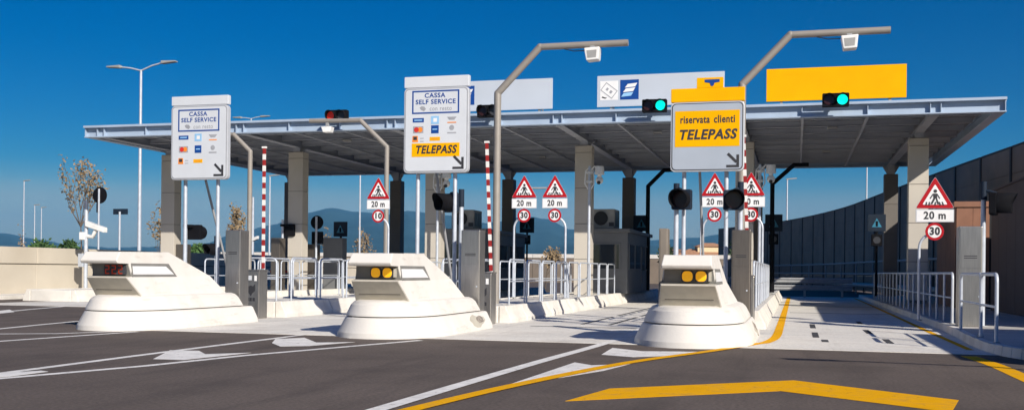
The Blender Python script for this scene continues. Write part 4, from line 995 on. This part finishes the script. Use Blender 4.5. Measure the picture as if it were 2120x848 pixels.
# curved noise wall: each panel between its posts
nw = thing('noise_wall', 'tall dark curved noise wall behind the right lane', 'wall', (0, 0, 0))
npts = smooth([Vector(p) for p in ((9.25, 43.3, 0), (9.08, 44.85, 0), (7.6, 56.3, 0), (5.87, 70.7, 0), (3.33, 91.4, 0), (-1.84, 112.7, 0), (-10.9, 134.5, 0))], 12)
# resample at about 4.1 m
seg = [npts[0]]; acc = 0
for a, b in zip(npts, npts[1:]):
    d = (b-a).length
    while acc+d >= 4.1:
        k_ = (4.1-acc)/d; a = a.lerp(b, k_); seg.append(a); d = (b-a).length; acc = 0
    acc += d
for j, (a, b) in enumerate(zip(seg, seg[1:])):
    d = (b-a).normalized(); n = Vector((-d.y, d.x, 0)); n = -n if n.x > 0 else n
    hh = 6.7
    def bx(p, q, w0, w1, z0, z1): return [p+n*w0+UP*z0, q+n*w0+UP*z0, q+n*w0+UP*z1, p+n*w0+UP*z1], n*(w1-w0)
    rows = 6
    for r_ in range(rows):
        z0 = .1+r_*(hh-.1)/rows; z1 = .1+(r_+1)*(hh-.1)/rows-.012
        p, v = bx(a+d*.09, b-d*.09, 0, .10, z0, z1); MB().prism(p, v).build('panel', 'noise_panel', nw)
    p, v = bx(a-d*.08, a+d*.08, -.02, .16, 0, hh+.05); MB().prism(p, v).build('post', 'noise_post', nw)
    p, v = bx(a+d*.085, b-d*.085, -.03, .13, hh+.001, hh+.07); MB().prism(p, v).build('coping', 'noise_post', nw)
# steel guard rail in front of the noise wall
gr = thing('steel_guardrail', 'double pipe steel guardrail in front of the noise wall', 'guardrail', (0, 0, 0))
off = []
for p in npts[2:]: off.append(Vector((p.x-1.6, p.y, 0)))
for z in (1.35, 2.1): MB().tube([p+UP*z for p in off[::3]], .06, 8).build('pipe', 'galvanised_dull', gr)
MB().tube([p+UP*.62+Vector((-.05, 0, 0)) for p in off[::3]], .16, 6).build('beam', 'galvanised_dull', gr)
for p in off[::4]: MB().cyl(p, p+UP*2.15, .055, n=8).build('post', 'galvanised_dull', gr)
gr2 = thing('crash_barrier', 'steel crash barrier closing the far end of the right lane', 'guardrail', (-.6, 60, 0))
for z in (.55, .95): MB().prism([(-6, 0, z-.15), (-6, -.05, z-.08), (-6, 0, z), (-6, -.05, z+.08), (-6, 0, z+.15), (-6, .04, z+.15), (-6, .04, z-.15)], (9.6, 0, 0)).build('beam', 'galvanised_dull', gr2)
for x in range(-5, 5, 2): MB().box(x, x+.12, .0405, .16, 0, 1.1).build('post', 'galvanised_dull', gr2)

# ================================================================= DISTANCE
fw = thing('far_wall', 'long low wall with pale coping beyond the toll lanes', 'wall', (0, 118, 0))
for k_ in range(14):
    x = -118+k_*8; MB().box(x+.02, x+7.98, 0, .4, 0, 2.85).build('panel', 'noise_panel', fw); MB().box(x+.02, x+7.98, -.08, .48, 2.855, 3.3).build('coping', 'white_concrete', fw)
# house
D = 300; a = pd(1400, 545, D); b = pd(1512, 545, D)
hx = RT; hr = thing('country_house', 'yellow house with tiled roof far behind the yellow topped sign', 'house', (a.x, a.y, 0), None, YAW)
W = (b-a).length; hh = 6.2
b_ = MB().box(0, W, 0, 9, 0, hh).build('wall', 'house_wall', hr)
def hip(x0, x1, y0, y1, z, h): return MB().add([(x0, y0, z), (x1, y0, z), (x1, y1, z), (x0, y1, z), (x0+(y1-y0)/2, (y0+y1)/2, z+h), (x1-(y1-y0)/2, (y0+y1)/2, z+h)], [(0, 1, 5, 4), (1, 2, 5), (2, 3, 4, 5), (3, 0, 4), (0, 3, 2, 1)])
rf = hip(-.6, W+.6, -.6, 9.6, hh+.005, 2.0).build('roof', 'roof_tile', hr)
u_ = MB().box(W*.42, W*.9, 2.2, 7, hh+.6, hh+2.7).build('upper_storey', 'house_wall', hr); hip(W*.38, W*.94, 1.7, 7.5, hh+2.705, 1.1).build('upper_roof', 'roof_tile', u_)
for k_ in range(5):
    x = 1.3+k_*2.9
    for z in (1., 3.9):
        f_ = MB().box(x, x+1.1, -.06, -.005, z, z+1.5).build('window', 'sign_white', hr); MB().box(x+.12, x+.98, -.09, -.0605, z+.12, z+1.38).build('pane', 'dark_glass', f_)
for j, (u, v, w_, h_) in enumerate(((1378, 520, 14, 8), (1392, 515, 9, 9), (1532, 522, 13, 8))):
    a = pd(u, 545, 330); zt = pd(u, v, 330).z
    o = thing('distant_house', ('small pale house left of the yellow house', 'narrow pale house between the trees left of the yellow house', 'pale house right of the yellow house')[j], 'house', (a.x, a.y, 0), None, YAW); ww = w_*330/F
    MB().box(0, ww*2, 0, 7, 0, zt-1.2).build('wall', 'house_wall' if j != 1 else 'sign_white', o); hip(-.3, ww*2+.3, -.3, 7.3, zt-1.195, 1.2).build('roof', 'roof_tile', o)

# mountains: ridges with folded flanks
def ridge(name, pts, dist, seed):
    us = []; u = pts[0][0]
    while u <= pts[-1][0]: us.append(u); u += 14
    def vat(u):
        for (a, va), (b, vb) in zip(pts, pts[1:]):
            if a <= u <= b: t = (u-a)/(b-a); t = t*t*(3-2*t); return va+(vb-va)*t
        return pts[-1][1]
    rows = 14; vs = []
    for u in us:
        d = ray(u, V0); v = vat(u)+mnoise.noise(Vector((u*.02, seed, 0)))*3.0+mnoise.noise(Vector((u*.07, seed, 3)))*1.6
        top = max(4., pd(u, v, dist).z)
        for r_ in range(rows):
            t = r_/(rows-1); dd = dist-2600*t*dist/6000
            q = CP+d*dd; z = top*(1-t)**.85
            fold = mnoise.noise(Vector((u*.012+t*.6, t*2.2, seed+9)))*.22+mnoise.noise(Vector((u*.035, t*4., seed+4)))*.09
            z *= 1+fold*min(1, t*3); z = z if r_ < rows-1 else -30
            vs.append((q.x, q.y, z))
    n = len(us); mb = MB(); mb.add(vs, [(i_*rows+r_, i_*rows+r_+1, (i_+1)*rows+r_+1, (i_+1)*rows+r_) for i_ in range(n-1) for r_ in range(rows-1)], True)
    struct(mb.build(name, 'mountain'))
ridge('mountain_ridge', [(-700, 470), (-200, 462), (0, 482), (70, 493), (150, 509), (260, 512), (420, 505), (480, 486), (560, 466), (630, 440), (690, 431), (740, 438), (800, 444), (850, 436), (930, 446), (1010, 462), (1090, 447), (1130, 452), (1180, 474), (1260, 488), (1350, 497), (1440, 492), (1490, 485), (1560, 491), (1700, 500), (2200, 490), (2900, 480)], 6800, 2.)
ridge('mountain_ridge', [(-700, 505), (0, 507), (300, 520), (700, 512), (1000, 518), (1200, 505), (1500, 512), (1900, 515), (2900, 505)], 5000, 5.)

# ================================================================= HAZE
hz = MB().box(-9500, 9500, -60, 9500, -40, 560).build('haze', 'soil'); hz['kind'] = 'stuff'; hz['label'] = 'thin blue haze in the valley air'
hm_ = bpy.data.materials.new('haze'); hm_.use_nodes = True; n = hm_.node_tree.nodes; n.clear()
ou = n.new('ShaderNodeOutputMaterial'); pv = n.new('ShaderNodeVolumePrincipled'); pv.inputs['Color'].default_value = (.20, .58, 1., 1); pv.inputs['Density'].default_value = 1.0e-4; pv.inputs['Anisotropy'].default_value = 0.
hm_.node_tree.links.new(pv.outputs[0], ou.inputs['Volume']); hz.data.materials.clear(); hz.data.materials.append(hm_)
